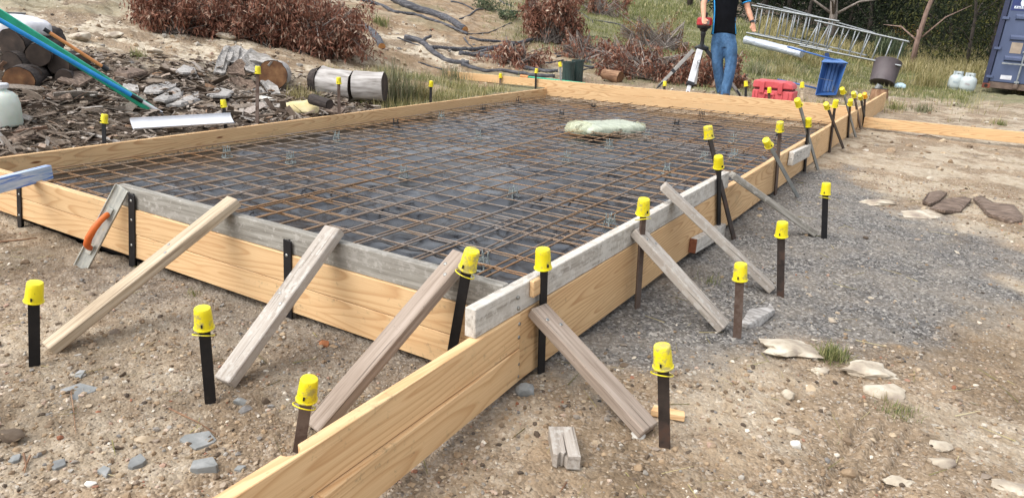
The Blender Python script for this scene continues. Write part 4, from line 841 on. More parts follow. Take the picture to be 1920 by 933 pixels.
def plog(px, py, rpx, dz, label, vec=(-.5, .85, .05), bark='dark_bark', end='dark_end', L=.7, sd=0, rp2=None):
    c = D(px, py, dd+dz); r = rpx*(dd+dz)/FPX; v = np.array(vec); v = v/np.linalg.norm(v); return log('firewood_log', c, c+v*L, r, r*.95, bark, end, label, 'log', g_, seed=sd, lump=.14)
plog(22, 82, 26, .25, 'biggest dark log end of the pile at the left edge, topmost', sd=1)
plog(72, 103, 22, .30, 'black cracked log right of the biggest one in the left pile', vec=(-.8, .6, .1), sd=2)
plog(22, 118, 20, .2, 'charred log under the biggest one in the left pile', sd=3)
plog(36, 152, 27, .0, 'split brown log at the bottom of the left pile', bark='dark_bark', end='log_end', vec=(-.75, .65, .02), sd=4)
plog(108, 120, 20, .45, 'dark log under the poles at the right of the left pile', vec=(-.7, .7, 0), sd=5)
plog(120, 146, 15, .35, 'low black log half hidden by bark under the poles', vec=(-.85, .5, 0), sd=6)
plog(62, 138, 14, .2, 'dark wedge of firewood between the brown log and the black one', vec=(-.9, .4, 0), sd=7)
plog(150, 118, 16, .8, 'grey knotted log behind the orange pole', bark='grey_slab', vec=(-.9, .45, 0), sd=8)
c = D(24, 66, dd+.65); M = frame(c, (1, .15, 0)); MAT['white_sack'] = plain('white_sack', '#c9c9cd', .6); tag(pillow(M, .45, .25, .14, 4).build('white_sack', MAT['white_sack'], fr=M, smooth=True), 'white sack lying behind the log pile at the left edge', 'sack')
c = D(18, 40, dd+1.6); k = (dd+1.6)/FPX; F = Matrix.Translation(V(c)-Vector((0, 0, 16*k))); root = thing('grey_bucket', 'grey bucket with clouded rim above the poles at the left edge', 'bucket', c-np.array([0, 0, 16*k])); MAT['grey_plastic'] = plain('grey_plastic', '#77797a', .5)
m = MB(); m.lathe([(22*k, 0), (26*k, 28*k), (28*k, 29*k), (28*k, 32*k), (25.5*k, 32*k), (21*k, 4*k), (.001, 4*k)], 26, F, cap=False); m.build('bucket_body', MAT['grey_plastic'], root, auto=.6)
m = MB(); m.tube([F @ Vector((-27*k, 0, 29*k)), F @ Vector((-20*k, -12*k, 18*k)), F @ Vector((0, -26*k, 12*k)), F @ Vector((20*k, -12*k, 18*k)), F @ Vector((27*k, 0, 29*k))], .004, 6); m.build('bail', MAT['galv_steel'], root, smooth=True)
# sawn log with bark slabs
t1 = T(505, 172); d1 = depth(t1); k1 = d1/FPX
c = D(511, 141, d1); log('sawn_log', c, c+np.array([-.55, .55, -.05]), 27*k1, 27*k1, 'white_bark', 'log_end', 'big sawn log with brown cut end behind the tall rusty peg', seed=21)
def upslab(pts, dz, label, mat='grey_slab', th=.03):
    P = [D(x, y, d1+z) for (x, y, z) in pts]; P = [V(p) for p in P]; n = (P[1]-P[0]).cross(P[2]-P[0]).normalized()
    b = MB(); rg = np.random.default_rng(int(pts[0][0]*3)); out = []
    for i in range(len(P)):
        a, c = P[i], P[(i+1) % len(P)]
        for t in (0, .33, .66): out.append(a.lerp(c, t)+Vector(rg.normal(0, .012, 3)))
    m_ = len(out); cen = sum(out, Vector())/m_; bow = n*.05
    top = out+[cen.lerp(q, .55)+bow*.8 for q in out]+[cen+bow]; f = [(i, (i+1) % m_, m_+(i+1) % m_, m_+i) for i in range(m_)]+[(m_+i, m_+(i+1) % m_, 2*m_) for i in range(m_)]
    N = len(top); b.add(top+[q-n*th for q in top], f+[tuple(N+x for x in reversed(q)) for q in f]+[(i, N+i, N+(i+1) % m_, (i+1) % m_) for i in range(m_)])
    return tag(b.build('bark_slab', MAT[mat], auto=.7), label, 'bark', 'bark slabs heaped by the sawn log')
upslab([(402, 140, .0), (412, 108, .25), (440, 100, .3), (424, 140, .05)], 0, 'leftmost upright grey bark slab of the heap by the sawn log')
upslab([(418, 100, .3), (440, 88, .4), (470, 98, .4), (450, 122, .2), (425, 118, .2)], 0, 'topmost silver bark slab of the heap by the sawn log')
upslab([(430, 140, .0), (442, 118, .2), (466, 112, .25), (458, 142, .0)], 0, 'pinkish bark slab in the middle of the heap by the sawn log', 'bark_slab')
upslab([(455, 112, .15), (472, 95, .25), (496, 108, .25), (484, 140, .05), (462, 132, .05)], 0, 'grey folded bark slab leaning on the sawn log')
upslab([(437, 150, -.1), (448, 146, -.05), (482, 162, -.1), (470, 178, -.2), (455, 176, -.2)], 0, 'brown curved bark slab below the heap by the sawn log', 'bark_slab')
upslab([(488, 155, -.1), (505, 152, -.05), (528, 176, -.2), (508, 182, -.25)], 0, 'splintered grey bark slab under the sawn log end')
upslab([(404, 132, .1), (420, 92, .35), (432, 90, .35), (416, 136, .1)], 0, 'long thin silver shard at the left of the heap by the sawn log')
upslab([(436, 92, .4), (452, 86, .4), (446, 120, .25), (430, 126, .25)], 0, 'silver shard standing behind the topmost slab of the heap')
upslab([(466, 100, .2), (500, 104, .1), (520, 116, .0), (505, 122, -.05), (470, 118, .1)], 0, 'pale bark slab peeling off the top of the sawn log')
upslab([(408, 168, -.1), (430, 148, .0), (446, 152, .0), (424, 176, -.15)], 0, 'brown splinter slab at the lower left of the heap by the sawn log', 'bark_slab')
upslab([(470, 172, -.2), (490, 162, -.2), (512, 190, -.35), (492, 196, -.35)], 0, 'silver splintered slab at the foot of the tall rusty peg')
upslab([(440, 178, -.3), (470, 172, -.3), (480, 184, -.35), (446, 192, -.4)], 0, 'flat grey slab in front of the heap by the sawn log')
def gslab(pts, up, mat, label): return slab('bark_slab', pts, up*.6, .022, MAT[mat], label, 'bark', .08, 'loose bark slabs on the ground at left')
gslab([(110, 168), (130, 138), (165, 146), (178, 160), (150, 172)], .12, 'bark_slab', 'broad brown bark slab below the log pile')
gslab([(82, 195), (92, 175), (112, 172), (132, 178), (138, 196), (108, 200)], .1, 'bark_slab', 'pale torn bark slab right of the white drum')
gslab([(270, 180), (300, 160), (332, 158), (330, 172), (300, 188)], .1, 'grey_slab', 'grey bark slab below the small grey log on the bank')
gslab([(290, 198), (330, 172), (345, 175), (340, 188), (310, 204)], .09, 'grey_slab', 'long grey bark slab above the white float, left')
gslab([(312, 206), (350, 186), (372, 182), (376, 192), (340, 208)], .09, 'grey_slab', 'pale split bark slab above the white float, middle')
gslab([(212, 150), (225, 132), (262, 138), (280, 150), (240, 156)], .12, 'bark_slab', 'dark trough-like bark slab beside the poles')
gslab([(330, 142), (345, 128), (366, 135), (370, 150), (345, 156)], .16, 'grey_slab', 'bleached lump of bark behind the grey slabs')
gslab([(590, 218), (620, 196), (650, 205), (640, 222)], .07, 'bark_slab', 'brown bark slab right of the cream rock')
gslab([(230, 160), (260, 172), (262, 182), (228, 176)], .08, 'grey_slab', 'narrow grey bark slab under the end of the orange pole')
gslab([(385, 178), (405, 165), (440, 178), (430, 196), (400, 194)], .08, 'grey_slab', 'grey bark slab behind the peg at the end of the white float')
gslab([(10, 262), (40, 240), (80, 244), (70, 268), (30, 274)], .05, 'bark_slab', 'brown bark slab in the litter nearest the left board')
# two white logs
t2 = T(660, 192); d2 = depth(t2); k2 = d2/FPX
A = D(604, 154, d2+.1); Bq = D(663, 160, d2); Cq = D(664.5, 160, d2-.01); E2 = D(721, 162, d2-.03)
log('white_log', A, Bq, 29*k2, 26*k2, 'white_bark', 'dark_end', 'white barked log with dark burl, left one of the pair', group='white logs lying end to end', seed=31, lump=.14)
log('white_log', Cq, E2, 27*k2, 26*k2, 'white_bark', 'dark_end', 'white barked log with dark end behind the sedge, right one of the pair', group='white logs lying end to end', seed=32, lump=.12)
v_ = np.array(Bq-A)/np.linalg.norm(Bq-A); log('burl_log', A-v_*.13, A-v_*.004, 23*k2, 30*k2, 'dark_bark', 'dark_end', 'dark charred stump end against the left white log', 'log', seed=33, lump=.2)
t3 = T(1150, 155); d3 = depth(t3); k3 = d3/FPX; a = D(1131, 138, d3+.15); b = D(1163, 146, d3-.05); log('brown_log', a, b, 9*k3, 12*k3, 'brown_bark', 'log_end', 'short brown cut log lying in front of the brush heap', seed=41)
log('small_log', D(585, 186, d2-1.2), D(618, 196, d2-1.35), 9*k2, 8*k2, 'dark_bark', 'dark_end', 'short dark log in the litter below the left white log', seed=42)
# green tubs
MAT['tub_green'] = plain('dark_green_plastic', '#2c3f3c', .45, 0, .2, 6); t4 = T(1072, 158); d4 = depth(t4); k4 = d4/FPX
for cx_, top, r_, dz, lab in ((1064, 117, 11.5, 0, 'dark green plastic tub with rim, left one behind the back board'), (1081, 113, 11.5, .25, 'dark green plastic tub, right one behind the back board')):
    c = D(cx_, 160, d4+dz); F = Matrix.Translation(V(c)); H = (160-top)*k4; m = MB(); r_ = r_*k4
    root = thing('plastic_tub', lab, 'tub', c, 'dark green tubs'); m.lathe([(r_*.88, 0), (r_, H-.03), (r_*1.05, H-.03), (r_*1.05, H), (r_*.96, H), (r_*.84, .03), (.001, .03)], 22, F, cap=False); m.build('tub_wall', MAT['tub_green'], root, auto=.6)
    m = MB(); [m.box((r_*.93*math.cos(a), r_*.93*math.sin(a), H/2), (.012, .012, H*.9), F @ Matrix.Translation((0, 0, 0))) for a in np.linspace(0, 5.5, 8)]; m.build('rib', MAT['tub_green'], root)
a = PY(976, 143, 11.6); b = PY(1062, 153, 11.75); u = b-a; polething('rake_handle', 'green handle with orange end lying behind the back board', [a, a+u*.17, b+u*.4], [.03, .02], ['orange_pole', 'green_pole'], ['grip', 'shaft'], 'handle')
# ------------------------------------------------------------------ fallen limbs on the bank
def limb(pts, r, label, name='fallen_limb', cut=None, forks=(), lift=.6, n=9, rend=None, mat='limb', group='grey limbs lying on the bank'):
    """polyline in pixels, laid on the ground; r in pixels"""
    P = [T(px, py+r*lift) for px, py in pts]; rs = []; d = [depth(p) for p in P]; d = np.array(d); d = np.interp(np.arange(len(d)), [0, len(d)-1], [np.median(d[:2]), np.median(d[-2:])]) if (d.max()-d.min()) > 6 else d
    P = [D(px, py, q) for (px, py), q in zip(pts, d)]; k = d/FPX; re = rend if rend else r*.7; rs = [(r+(re-r)*i/(len(pts)-1))*k[i] for i in range(len(pts))]
    def smooth(P, rs):
        Q = []; R_ = []
        for i in range(len(P)-1):
            p0, p1, p2, p3 = P[max(i-1, 0)], P[i], P[i+1], P[min(i+2, len(P)-1)]
            for t in np.linspace(0, 1, 5)[:-1]:
                Q.append(.5*((2*p1)+(-p0+p2)*t+(2*p0-5*p1+4*p2-p3)*t*t+(-p0+3*p1-3*p2+p3)*t**3)+RNG.normal(0, .004, 3)); R_.append((rs[i]*(1-t)+rs[i+1]*t)*RNG.uniform(.93, 1.07))
        return Q+[P[-1]], R_+[rs[-1]]
    Q, R_ = smooth(P, rs); root = thing(name, label, 'limb', P[len(P)//2]-np.array([0, 0, rs[0]]), group); m = MB(); m.tube(Q, R_, n); m.build('stem', MAT[mat], root, smooth=True)
    for fp, fr_ in forks:
        d0 = np.interp(fp[0][0], sorted([p[0] for p in pts]), [q for _, q in sorted(zip([p[0] for p in pts], d))]); FP = [D(x, y, d0+i*.05) for i, (x, y) in enumerate(fp)]
        Q2, R2 = smooth(FP, [fr_*d0/FPX*(1-.4*i/(len(fp)-1)) for i in range(len(fp))]); m = MB(); m.tube(Q2, R2, 7); m.build('side_branch', MAT[mat], root, smooth=True)
    if cut:
        e = -1 if cut == 'end' else 0; q = V(Q[e]); dirv = (V(Q[-1])-V(Q[-2])).normalized() if e == -1 else (V(Q[0])-V(Q[1])).normalized(); F = frame(q+dirv*.004, dirv); m = MB()
        m.lathe([(.001, .002), (R_[e]*.96, .001), (R_[e]*.96, -.004)], 14, F @ Matrix.Rotation(math.pi/2, 4, 'Y'), cap=False); m.build('cut_end', MAT['cut_orange'], root)
    return root
limb([(735, -6), (760, 8), (800, 22), (830, 32), (852, 42), (872, 56)], 7.5, 'thickest dark limb sloping down from the top of the bank', rend=6.5, cut='end', n=12)
limb([(668, -2), (700, 6), (722, 13), (740, 22), (775, 27), (805, 36), (835, 46), (876, 64)], 3.6, 'long thin limb left of the thickest one', rend=2.6, forks=[([(697, 7), (690, 17), (678, 26)], 2)])
limb([(655, 30), (672, 41), (702, 62)], 5, 'cut grey limb with orange end beside the big leaf heap', rend=5.5, cut='end', n=12)
limb([(700, 64), (708, 72), (716, 88)], 7, 'short dark trunk piece below the cut grey limb', rend=7, cut='end', n=12)
limb([(760, 71), (785, 76), (800, 86), (815, 100), (835, 112), (855, 117), (879, 118)], 5.5, 'forked pale limb curving along the foot of the bank', rend=4.5, forks=[([(792, 82), (797, 73), (809, 68)], 4), ([(798, 92), (775, 82), (745, 71)], 2.2)], n=12)
limb([(808, 89), (840, 91), (880, 93), (910, 90), (935, 88)], 4, 'straight bluish limb behind the forked pale one', rend=3.2)
limb([(862, 100), (890, 103), (905, 97), (930, 89), (965, 83), (1000, 74), (1020, 75), (1062, 76)], 5, 'grey limb ending in upturned forks at the middle of the photo', rend=2.8, forks=[([(1000, 76), (1012, 68), (1020, 63)], 2.6), ([(1028, 75), (1045, 70), (1064, 63)], 2.8)])
limb([(900, 104), (940, 110), (965, 118), (990, 128), (1020, 133), (1046, 133)], 4.8, 'grey limb sagging down toward the dark green tubs', rend=3.6)
limb([(866, 121), (890, 128), (912, 133), (945, 133), (975, 137), (1000, 141), (1040, 143)], 4.2, 'pale limb lying just behind the overrunning back board', rend=3.6)
limb([(880, 71), (900, 76), (930, 78), (968, 80)], 3.6, 'dark limb continuing below the end of the thickest limb', rend=2.6, cut='start')
limb([(872, 58), (882, 64), (908, 62), (920, 60), (960, 42)], 1.4, 'wiry twig rising right from the end of the thickest limb', rend=.8, n=6)
limb([(862, 36), (880, 29), (893, 19), (910, 17), (945, 20), (1000, 24)], 1.8, 'thin bare branch on the grassy top of the bank', rend=1, n=6)
limb([(845, 2), (868, 8), (888, 18)], 2, 'thin branch at the top edge above the bare branch', rend=1.6, n=6)
limb([(935, 0), (958, 12), (985, 17), (1010, 22)], 1.6, 'dark thin branch at the top edge left of the tall leaf heap', rend=.9, n=6)
limb([(950, 108), (980, 111), (1000, 118), (1030, 118), (1056, 113)], 2.2, 'thin limb lying over the small leaf heap', rend=1.6)
limb([(830, 130), (812, 126), (784, 117)], 2, 'short pale stick in the dry grass left of the back board', rend=1.6)
limb([(870, 72), (878, 82), (886, 89)], 1.8, 'short twig between the two long limbs', rend=1.2, n=6)
for k, (pts, r, lab) in enumerate([([(1040, 101), (1080, 99), (1120, 103), (1160, 112)], 2, 'highest long stick of the brush heap behind the tubs'), ([(1042, 106), (1080, 106), (1110, 117), (1140, 125), (1180, 128)], 2, 'bent stick of the brush heap crossing above the brown log'),
    ([(1090, 122), (1120, 127), (1160, 123), (1200, 126)], 1.8, 'stick lying just above the brown log'), ([(1090, 132), (1120, 126), (1150, 128), (1190, 138), (1230, 146)], 1.8, 'stick passing behind the brown log to the tripod'),
    ([(1180, 130), (1220, 134), (1260, 141), (1300, 144)], 1.6, 'stick running behind the tripod legs'), ([(1056, 96), (1085, 84), (1105, 74), (1138, 77)], 1.5, 'thin pale stick rising over the brush heap'), ([(1090, 118), (1130, 108), (1180, 103), (1230, 108)], 1.4, 'thin stick across the middle brush heap'),
    ([(1085, 112), (1110, 120), (1140, 132)], 1.6, 'thin stick leaning down right of the tubs'), ([(1060, 70), (1100, 69), (1140, 71)], 1.4, 'thin stick at the foot of the tall leaf heap')]):
    limb(pts, r, lab, 'brush_stick', rend=r*.6, n=6, group='sticks in the brush heaps')
limb([(1046, 0), (1070, 12), (1100, 32), (1112, 42)], 1.8, 'dark branch slanting over the tall leaf heap', rend=1.4, n=6)
limb([(1108, 38), (1140, 42), (1165, 47), (1200, 60), (1215, 66)], 1.5, 'arching branch reaching over the right brush heap', rend=.8, n=6)
limb([(1100, 24), (1140, 25), (1180, 34), (1210, 46)], 1.3, 'upper thin arching branch in front of the grass slope', rend=.7, n=6)

# ------------------------------------------------------------------ leaves
LEAFV = np.array([(0, 0, 0), (.32, .13, .05), (1, 0, -.03), (.36, -.12, .06)]); LEAFF = np.array([(0, 1, 2, 3)])
def leaves(name, P, mat, parent, smin, smax, droop=.7, spread=.8):
    n = len(P); s = RNG.uniform(smin, smax, n); M = rotz(RNG.uniform(0, 6.28, n)) @ roty(np.clip(RNG.normal(droop, spread, n), -1.2, 1.57)) @ rotx(RNG.uniform(-1.5, 1.5, n)) @ scl(s, s*RNG.uniform(.8, 1.5, n), s)
    v, f = batch(LEAFV, LEAFF, M, P); v = v-np.array(wm(parent).translation); return np_mesh(name, v, f, mat, parent)
def twigs(name, S, E, r, mat, parent):
    tv = np.array([(0, -1, -.6), (0, 1, -.6), (0, 0, 1.), (1, -.5, -.3), (1, .5, -.3), (1, 0, .5)]); tf = np.array([(0, 1, 4, 3), (1, 2, 5, 4), (2, 0, 3, 5)]); d = E-S; L = np.linalg.norm(d, axis=1); x = d/L[:, None]
    z = np.cross(x, np.array([0.1, .2, 1.])); z /= np.linalg.norm(z, axis=1)[:, None]; y = np.cross(z, x); M = np.stack([d, y*r[:, None], z*r[:, None]], -1); v, f = batch(tv, tf, M, S); v = v-np.array(wm(parent).translation); return np_mesh(name, v, f, mat, parent)
def brush(px, py, wpx, hpx, label, N=2600, leaf='dead_leaf', smin=.04, smax=.1, tw=320, dens=1., hang=.8, dd_=0, name='brush_heap'):
    """heap of cut branches with dead leaves; (px,py) = middle of its foot"""
    p = T(px, py); d = depth(p)+dd_; k = d/FPX; root = thing(name, label, 'brush', p, 'heaps of cut branches with dead leaves'); rx = wpx/2*k; h = hpx*k; ry = min(rx, 1.3)*.75; vr = np.array([RC[0, 0], RC[1, 0], 0]); vr /= np.linalg.norm(vr); vf = np.array([-vr[1], vr[0], 0])
    N = int(N*.8); nb = max(10, N//150); cu = RNG.uniform(-1, 1, nb); cv = RNG.uniform(-1, 1, nb); ok = cu**2+cv**2 < 1; cu = cu[ok]; cv = cv[ok]; nb = len(cu); ch = h*np.sqrt(np.clip(1-cu**2*.8-cv**2*.6, .08, 1))*RNG.uniform(.35, 1.0, nb)*(.75+.5*fbm(cu*2+px, cv*2, 1.2, 3, 4))
    w = RNG.integers(0, nb, N); t = RNG.random(N); L = np.minimum(ch[w], .25+.5*RNG.random(N)*h)
    x = cu[w]*rx+RNG.normal(0, .1*min(1, rx), N)*(.4+RNG.random(nb)[w]*1.3); y = cv[w]*ry+RNG.normal(0, .1, N); z = ch[w]-t*L*hang+RNG.normal(0, .05, N)*h; z = np.clip(z, .01, None)
    P = p+x[:, None]*vr+y[:, None]*vf; P[:, 2] = height(P[:, 0], P[:, 1])+z; leaves('dead_leaves', P, MAT[leaf], root, smin, smax, .85, .75)
    q = RNG.integers(0, nb, tw); S = p+(cu[q]*rx*RNG.uniform(.1, .8, tw))[:, None]*vr+(cv[q]*ry)[:, None]*vf; S[:, 2] = height(S[:, 0], S[:, 1])+.02; q2 = RNG.integers(0, nb, tw)
    E = p+(cu[q2]*rx*1.12)[:, None]*vr+(cv[q2]*ry*1.1)[:, None]*vf; E[:, 2] = height(E[:, 0], E[:, 1])+ch[q2]*RNG.uniform(.5, 1.3, tw); twigs('twigs', S, E, RNG.uniform(.003, .013, tw), MAT['twig'], root)
    ns = max(8, N//300); th = RNG.uniform(0, 6.28, ns); S2 = p+(np.cos(th)*rx*.5)[:, None]*vr+(np.sin(th)*ry*.5)[:, None]*vf; E2 = p+(np.cos(th)*rx*RNG.uniform(.9, 1.4, ns))[:, None]*vr+(np.sin(th)*ry*1.3)[:, None]*vf
    S2[:, 2] = height(S2[:, 0], S2[:, 1])+h*.5; E2[:, 2] = height(E2[:, 0], E2[:, 1])+h*RNG.uniform(.1, 1.15, ns); twigs('sprays', S2, E2, RNG.uniform(.004, .01, ns), MAT['twig'], root)
    q = RNG.integers(0, ns, N//4); t = RNG.uniform(.3, 1.05, N//4)[:, None]; P2 = S2[q]*(1-t)+E2[q]*t+RNG.normal(0, .05, (N//4, 3)); P2[:, 2] -= RNG.random(N//4)*.12; leaves('loose_leaves', P2, MAT['dry_leaf' if N % 2 else leaf], root, smin, smax, .9, .6); return root
brush(345, 52, 170, 85, 'heap of dead brown leaves left of the biggest heap, at the top of the bank', 11000, smin=.05, smax=.12)
brush(480, 76, 150, 100, 'tall left half of the biggest dead leaf heap on the bank', 14000, smin=.05, smax=.12)
brush(590, 96, 190, 118, 'low right half of the biggest dead leaf heap, behind the white logs', 18000, smin=.05, smax=.12)
brush(1030, 78, 110, 110, 'tall reddish leaf heap in the middle of the photo', 8000, smin=.06, smax=.14)
brush(965, 118, 120, 40, 'small leaf heap under the sagging limb', 2600, smin=.06, smax=.13)
brush(1205, 134, 190, 62, 'wide twiggy brush heap left of the tripod', 7500, smin=.06, smax=.13, tw=900)
brush(1225, 92, 120, 62, 'faded wispy brush heap above the wide twiggy one', 1500, 'dry_leaf', tw=420)
brush(1340, 160, 130, 62, 'reddish brush heap behind the person and tripod', 5200, smin=.06, smax=.13, tw=300)
brush(1100, 108, 120, 40, 'thin scatter of brown leaves and sticks behind the tubs', 1300, tw=420)
brush(1130, 30, 120, 60, 'hanging brown leaves at the top edge right of the tall leaf heap', 1300, smin=.09, smax=.17, tw=160)

# ------------------------------------------------------------------ bark litter (stuff)
n = 17000; r = RNG.uniform(6.2, 11.2, n); a = np.radians(RNG.uniform(-78, -32, n)); x = r*np.sin(a); y = r*np.cos(a); mk_ = masks(x, y); ok = (x < -6.37) & (RNG.random(n) < mk_['litter']+.02); x, y = x[ok], y[ok]; n = len(x)
L = RNG.uniform(.03, .2, n)*RNG.uniform(.4, 1, n); w = L*RNG.uniform(.1, .4, n); BV = np.array([(-.5, -.5, 0), (-.5, .5, 0), (0, -.55, .09), (0, .5, .07), (.5, -.4, -.02), (.5, .45, .02)]+[(-.5, -.5, -.05), (-.5, .5, -.05), (0, -.55, .03), (0, .5, .02), (.5, -.4, -.07), (.5, .45, -.03)])
BF = np.array([(0, 2, 3, 1), (2, 4, 5, 3), (6, 7, 9, 8), (8, 9, 11, 10), (0, 1, 7, 6), (4, 10, 11, 5), (0, 6, 8, 2), (2, 8, 10, 4), (1, 3, 9, 7), (3, 5, 11, 9)])
M = rotz(RNG.normal(.5, 1.0, n)) @ roty(RNG.normal(0, .25, n)) @ rotx(RNG.normal(0, .5, n)) @ scl(L, w, L*.8); v, f = batch(BV, BF, M, np.stack([x, y, height(x, y)+RNG.uniform(.0, .05, n)], -1)); tag(np_mesh('bark_litter', v, f, MAT['chip']), 'thick litter of brown and grey bark chips left of the slab', 'bark litter', kind='stuff')
n = 1300; r = RNG.uniform(6.6, 10.8, n); a = np.radians(RNG.uniform(-76, -36, n)); x = r*np.sin(a); y = r*np.cos(a); ok = (x < -6.45) & (RNG.random(n) < masks(x, y)['litter']*sst(.42, .6, fbm(x, y, 1.1, 3, 12)))
t_ = np.clip(((x-q0[0])*(q1-q0)[0]+(y-q0[1])*(q1-q0)[1])/((q1-q0)[:2]@(q1-q0)[:2]), 0, 1); ok &= (np.hypot(x-q0[0]-t_*(q1-q0)[0], y-q0[1]-t_*(q1-q0)[1]) > .3); x, y = x[ok], y[ok]; n = len(x)
L = RNG.uniform(.08, .4, n); w = L*RNG.uniform(.08, .26, n); M = rotz(RNG.normal(.6, .9, n)) @ roty(RNG.normal(0, .35, n)) @ rotx(RNG.normal(0, .6, n)) @ scl(L, w, L*.4); v, f = batch(BV, BF, M, np.stack([x, y, height(x, y)+RNG.uniform(.01, .07, n)], -1)); tag(np_mesh('bark_shards', v, f, MAT['shard']), 'jumble of larger grey and brown bark shards among the litter', 'bark litter', kind='stuff')
n = 2200; r = RNG.uniform(1.2, 13, n); a = np.radians(RNG.uniform(-70, 20, n)); x = r*np.sin(a); y = r*np.cos(a); ins = np.minimum(np.minimum(x-SX0, SX1-x), np.minimum(y-SY0, SY1-y)); ok = (ins < -.05) & (RNG.random(n) < .35); x, y = x[ok], y[ok]; n = len(x)
S = np.stack([x, y, height(x, y)+.006], -1); th = RNG.uniform(0, 6.28, n); l = RNG.uniform(.03, .14, n); E = S+np.stack([np.cos(th)*l, np.sin(th)*l, RNG.uniform(0, .012, n)], -1)
rt = thing('straw_litter', 'scattered dry straws and twigs on the bare soil', 'litter', (0, 0, 0)); rt['kind'] = 'stuff'; twigs('straws', S, E, RNG.uniform(.001, .0022, n), MAT['dry_grass'], rt)
def onetwig(pts, lab, r=.0035):
    P = [np.array(T(*q))+np.array([0, 0, .008]) for q in pts]; m = MB(); m.tube(P, [r*(1-.5*i/(len(P)-1)) for i in range(len(P))], 6); tag(m.build('dry_twig', MAT['brown_bark'], smooth=True), lab, 'twig')
onetwig([(318, 770), (345, 783), (375, 797), (405, 818)], 'dark curved twig pointing at the largest slate')
onetwig([(134, 738), (139, 775), (143, 818)], 'pale straw lying across the cracked slate', .002)
onetwig([(45, 855), (50, 875), (47, 890)], 'small twig at the bottom left, left one of a pair'); onetwig([(58, 858), (52, 872), (44, 888)], 'small twig at the bottom left, right one of a pair')
onetwig([(1062, 908), (1050, 925)], 'little dark twig below the split offcut'); onetwig([(0, 456), (40, 452), (70, 448)], 'straight stick on the soil under the capless peg at left', .006)
onetwig([(1722, 256), (1740, 254), (1765, 261)], 'thin dark stick in front of the right pine board', .008)

# ------------------------------------------------------------------ grass
BLV = np.array([(-.5, 0, 0), (.5, 0, 0), (-.38, .1, .55), (.38, .1, .55), (0, .42, 1.)]); 
BLV = np.array([(-.5, 0, 0), (.5, 0, 0), (.4, .12, .5), (-.4, .12, .5), (.12, .45, .95), (-.12, .45, .95)]); BLF = np.array([(0, 1, 2, 3), (3, 2, 4, 5)])
def blades(name, x, y, hmin, hmax, wd_, mat, parent=None, lean=.35, z0=0):
    n = len(x); h = RNG.uniform(hmin, hmax, n); M = rotz(RNG.uniform(0, 6.28, n)) @ rotx(RNG.normal(0, lean, n)) @ scl(np.full(n, wd_)*RNG.uniform(.7, 1.3, n), h*RNG.uniform(.4, 1.3, n), h)
    P = np.stack([x, y, height(x, y)-.01], -1)
    if parent: P = P-np.array(wm(parent).translation)
    v, f = batch(BLV, BLF, M, P); return np_mesh(name, v, f, mat, parent)
def grass_field(name, N, rmin, rmax, amin, amax, hmin, hmax, w, mat, label, cond, clump=6):
    r = np.sqrt(RNG.uniform(rmin**2, rmax**2, N)); a = np.radians(RNG.uniform(amin, amax, N)); x = r*np.sin(a); y = r*np.cos(a); ok = RNG.random(N) < cond(x, y, masks(x, y)); x, y = x[ok], y[ok]
    x = np.repeat(x, clump)+RNG.normal(0, .07, len(x)*clump); y = np.repeat(y, clump)+RNG.normal(0, .07, len(y)*clump); tag(blades(name, x, y, hmin, hmax, w, mat), label, 'grass', kind='stuff')
grass_field('hill_grass', 22000, 12.5, 30, -38, 0, .03, .12, .010, MAT['grass'], 'short green grass on the slope behind the person', lambda x, y, m: m['grass']*(y > 11.4)*(.25+.75*sst(15, 19, np.hypot(x, y))), 7)
grass_field('far_grass', 16000, 26, 46, -36, 16, .06, .22, .025, MAT['grass'], 'green grass farther up toward the trees', lambda x, y, m: m['grass']*.8, 5)
grass_field('dry_grass', 8000, 22, 38, -14, 9, .15, .5, .016, MAT['dry_grass'], 'tall straw coloured grass in front of the trees', lambda x, y, m: sst(.40, .58, fbm(x, y, .5, 3, 5)+.12*sst(24, 28, np.hypot(x, y)))*sst(22.5, 25, np.hypot(x, y)+2*fbm(x, y, .4, 2, 8)), 8)
grass_field('low_weeds', 2200, 12.4, 23, -17, 2, .04, .16, .008, MAT['dry_grass'], 'patchy low weeds on the bare ground beyond the back board', lambda x, y, m: sst(.46, .6, fbm(x, y, .8, 3, 25))*(y > 11.8)*(.1+.9*(x < -1)), 7)
grass_field('edge_grass', 2600, 8.6, 12.6, -48, -24, .04, .2, .006, MAT['dry_grass'], 'dry mixed grass between the left board and the bank', lambda x, y, m: (m['grass'] > .3)*(x < -6.4)*(y < 10.4)*.75, 7)
grass_field('edge_green_grass', 2600, 8.2, 12.6, -48, -24, .04, .16, .006, MAT['grass'], 'green grass by the overrun of the back board', lambda x, y, m: (m['grass'] > .3)*(x < -6.4)*(y < 10.4)*.7, 7)
def tuft(px, py, wpx, hpx, mat, label, N=160, name='grass_tuft', lean=.35, wd_=.005, group=None, cat='grass tuft', hmin=.5):
    p = T(px, py); k = depth(p)/FPX; root = thing(name, label, cat, p, group); s = wpx*k/2; x = p[0]+RNG.normal(0, s*.42, N); y = p[1]+RNG.normal(0, s*.42, N); blades('blades', x, y, hpx*k*hmin, hpx*k, wd_, MAT[mat], root, lean); return root
tuft(1560, 672, 58, 34, 'grass', 'round green grass tuft between the cream outcrops at right', 420, lean=.75, wd_=.004)
tuft(1684, 775, 76, 24, 'grass', 'wispy green grass patch at the start of the tyre track', 220, lean=.9, wd_=.003)
tuft(1655, 745, 40, 20, 'dry_grass', 'yellowish grass wisp behind the wispy green patch', 70, lean=.7, wd_=.003)
tuft(1330, 530, 40, 26, 'grass', 'thin green weed by the right form between two braces', 40, lean=.6, wd_=.004)
tuft(362, 555, 26, 20, 'grass', 'tiny green weed in the shade of the front form', 40, lean=.7, wd_=.003)
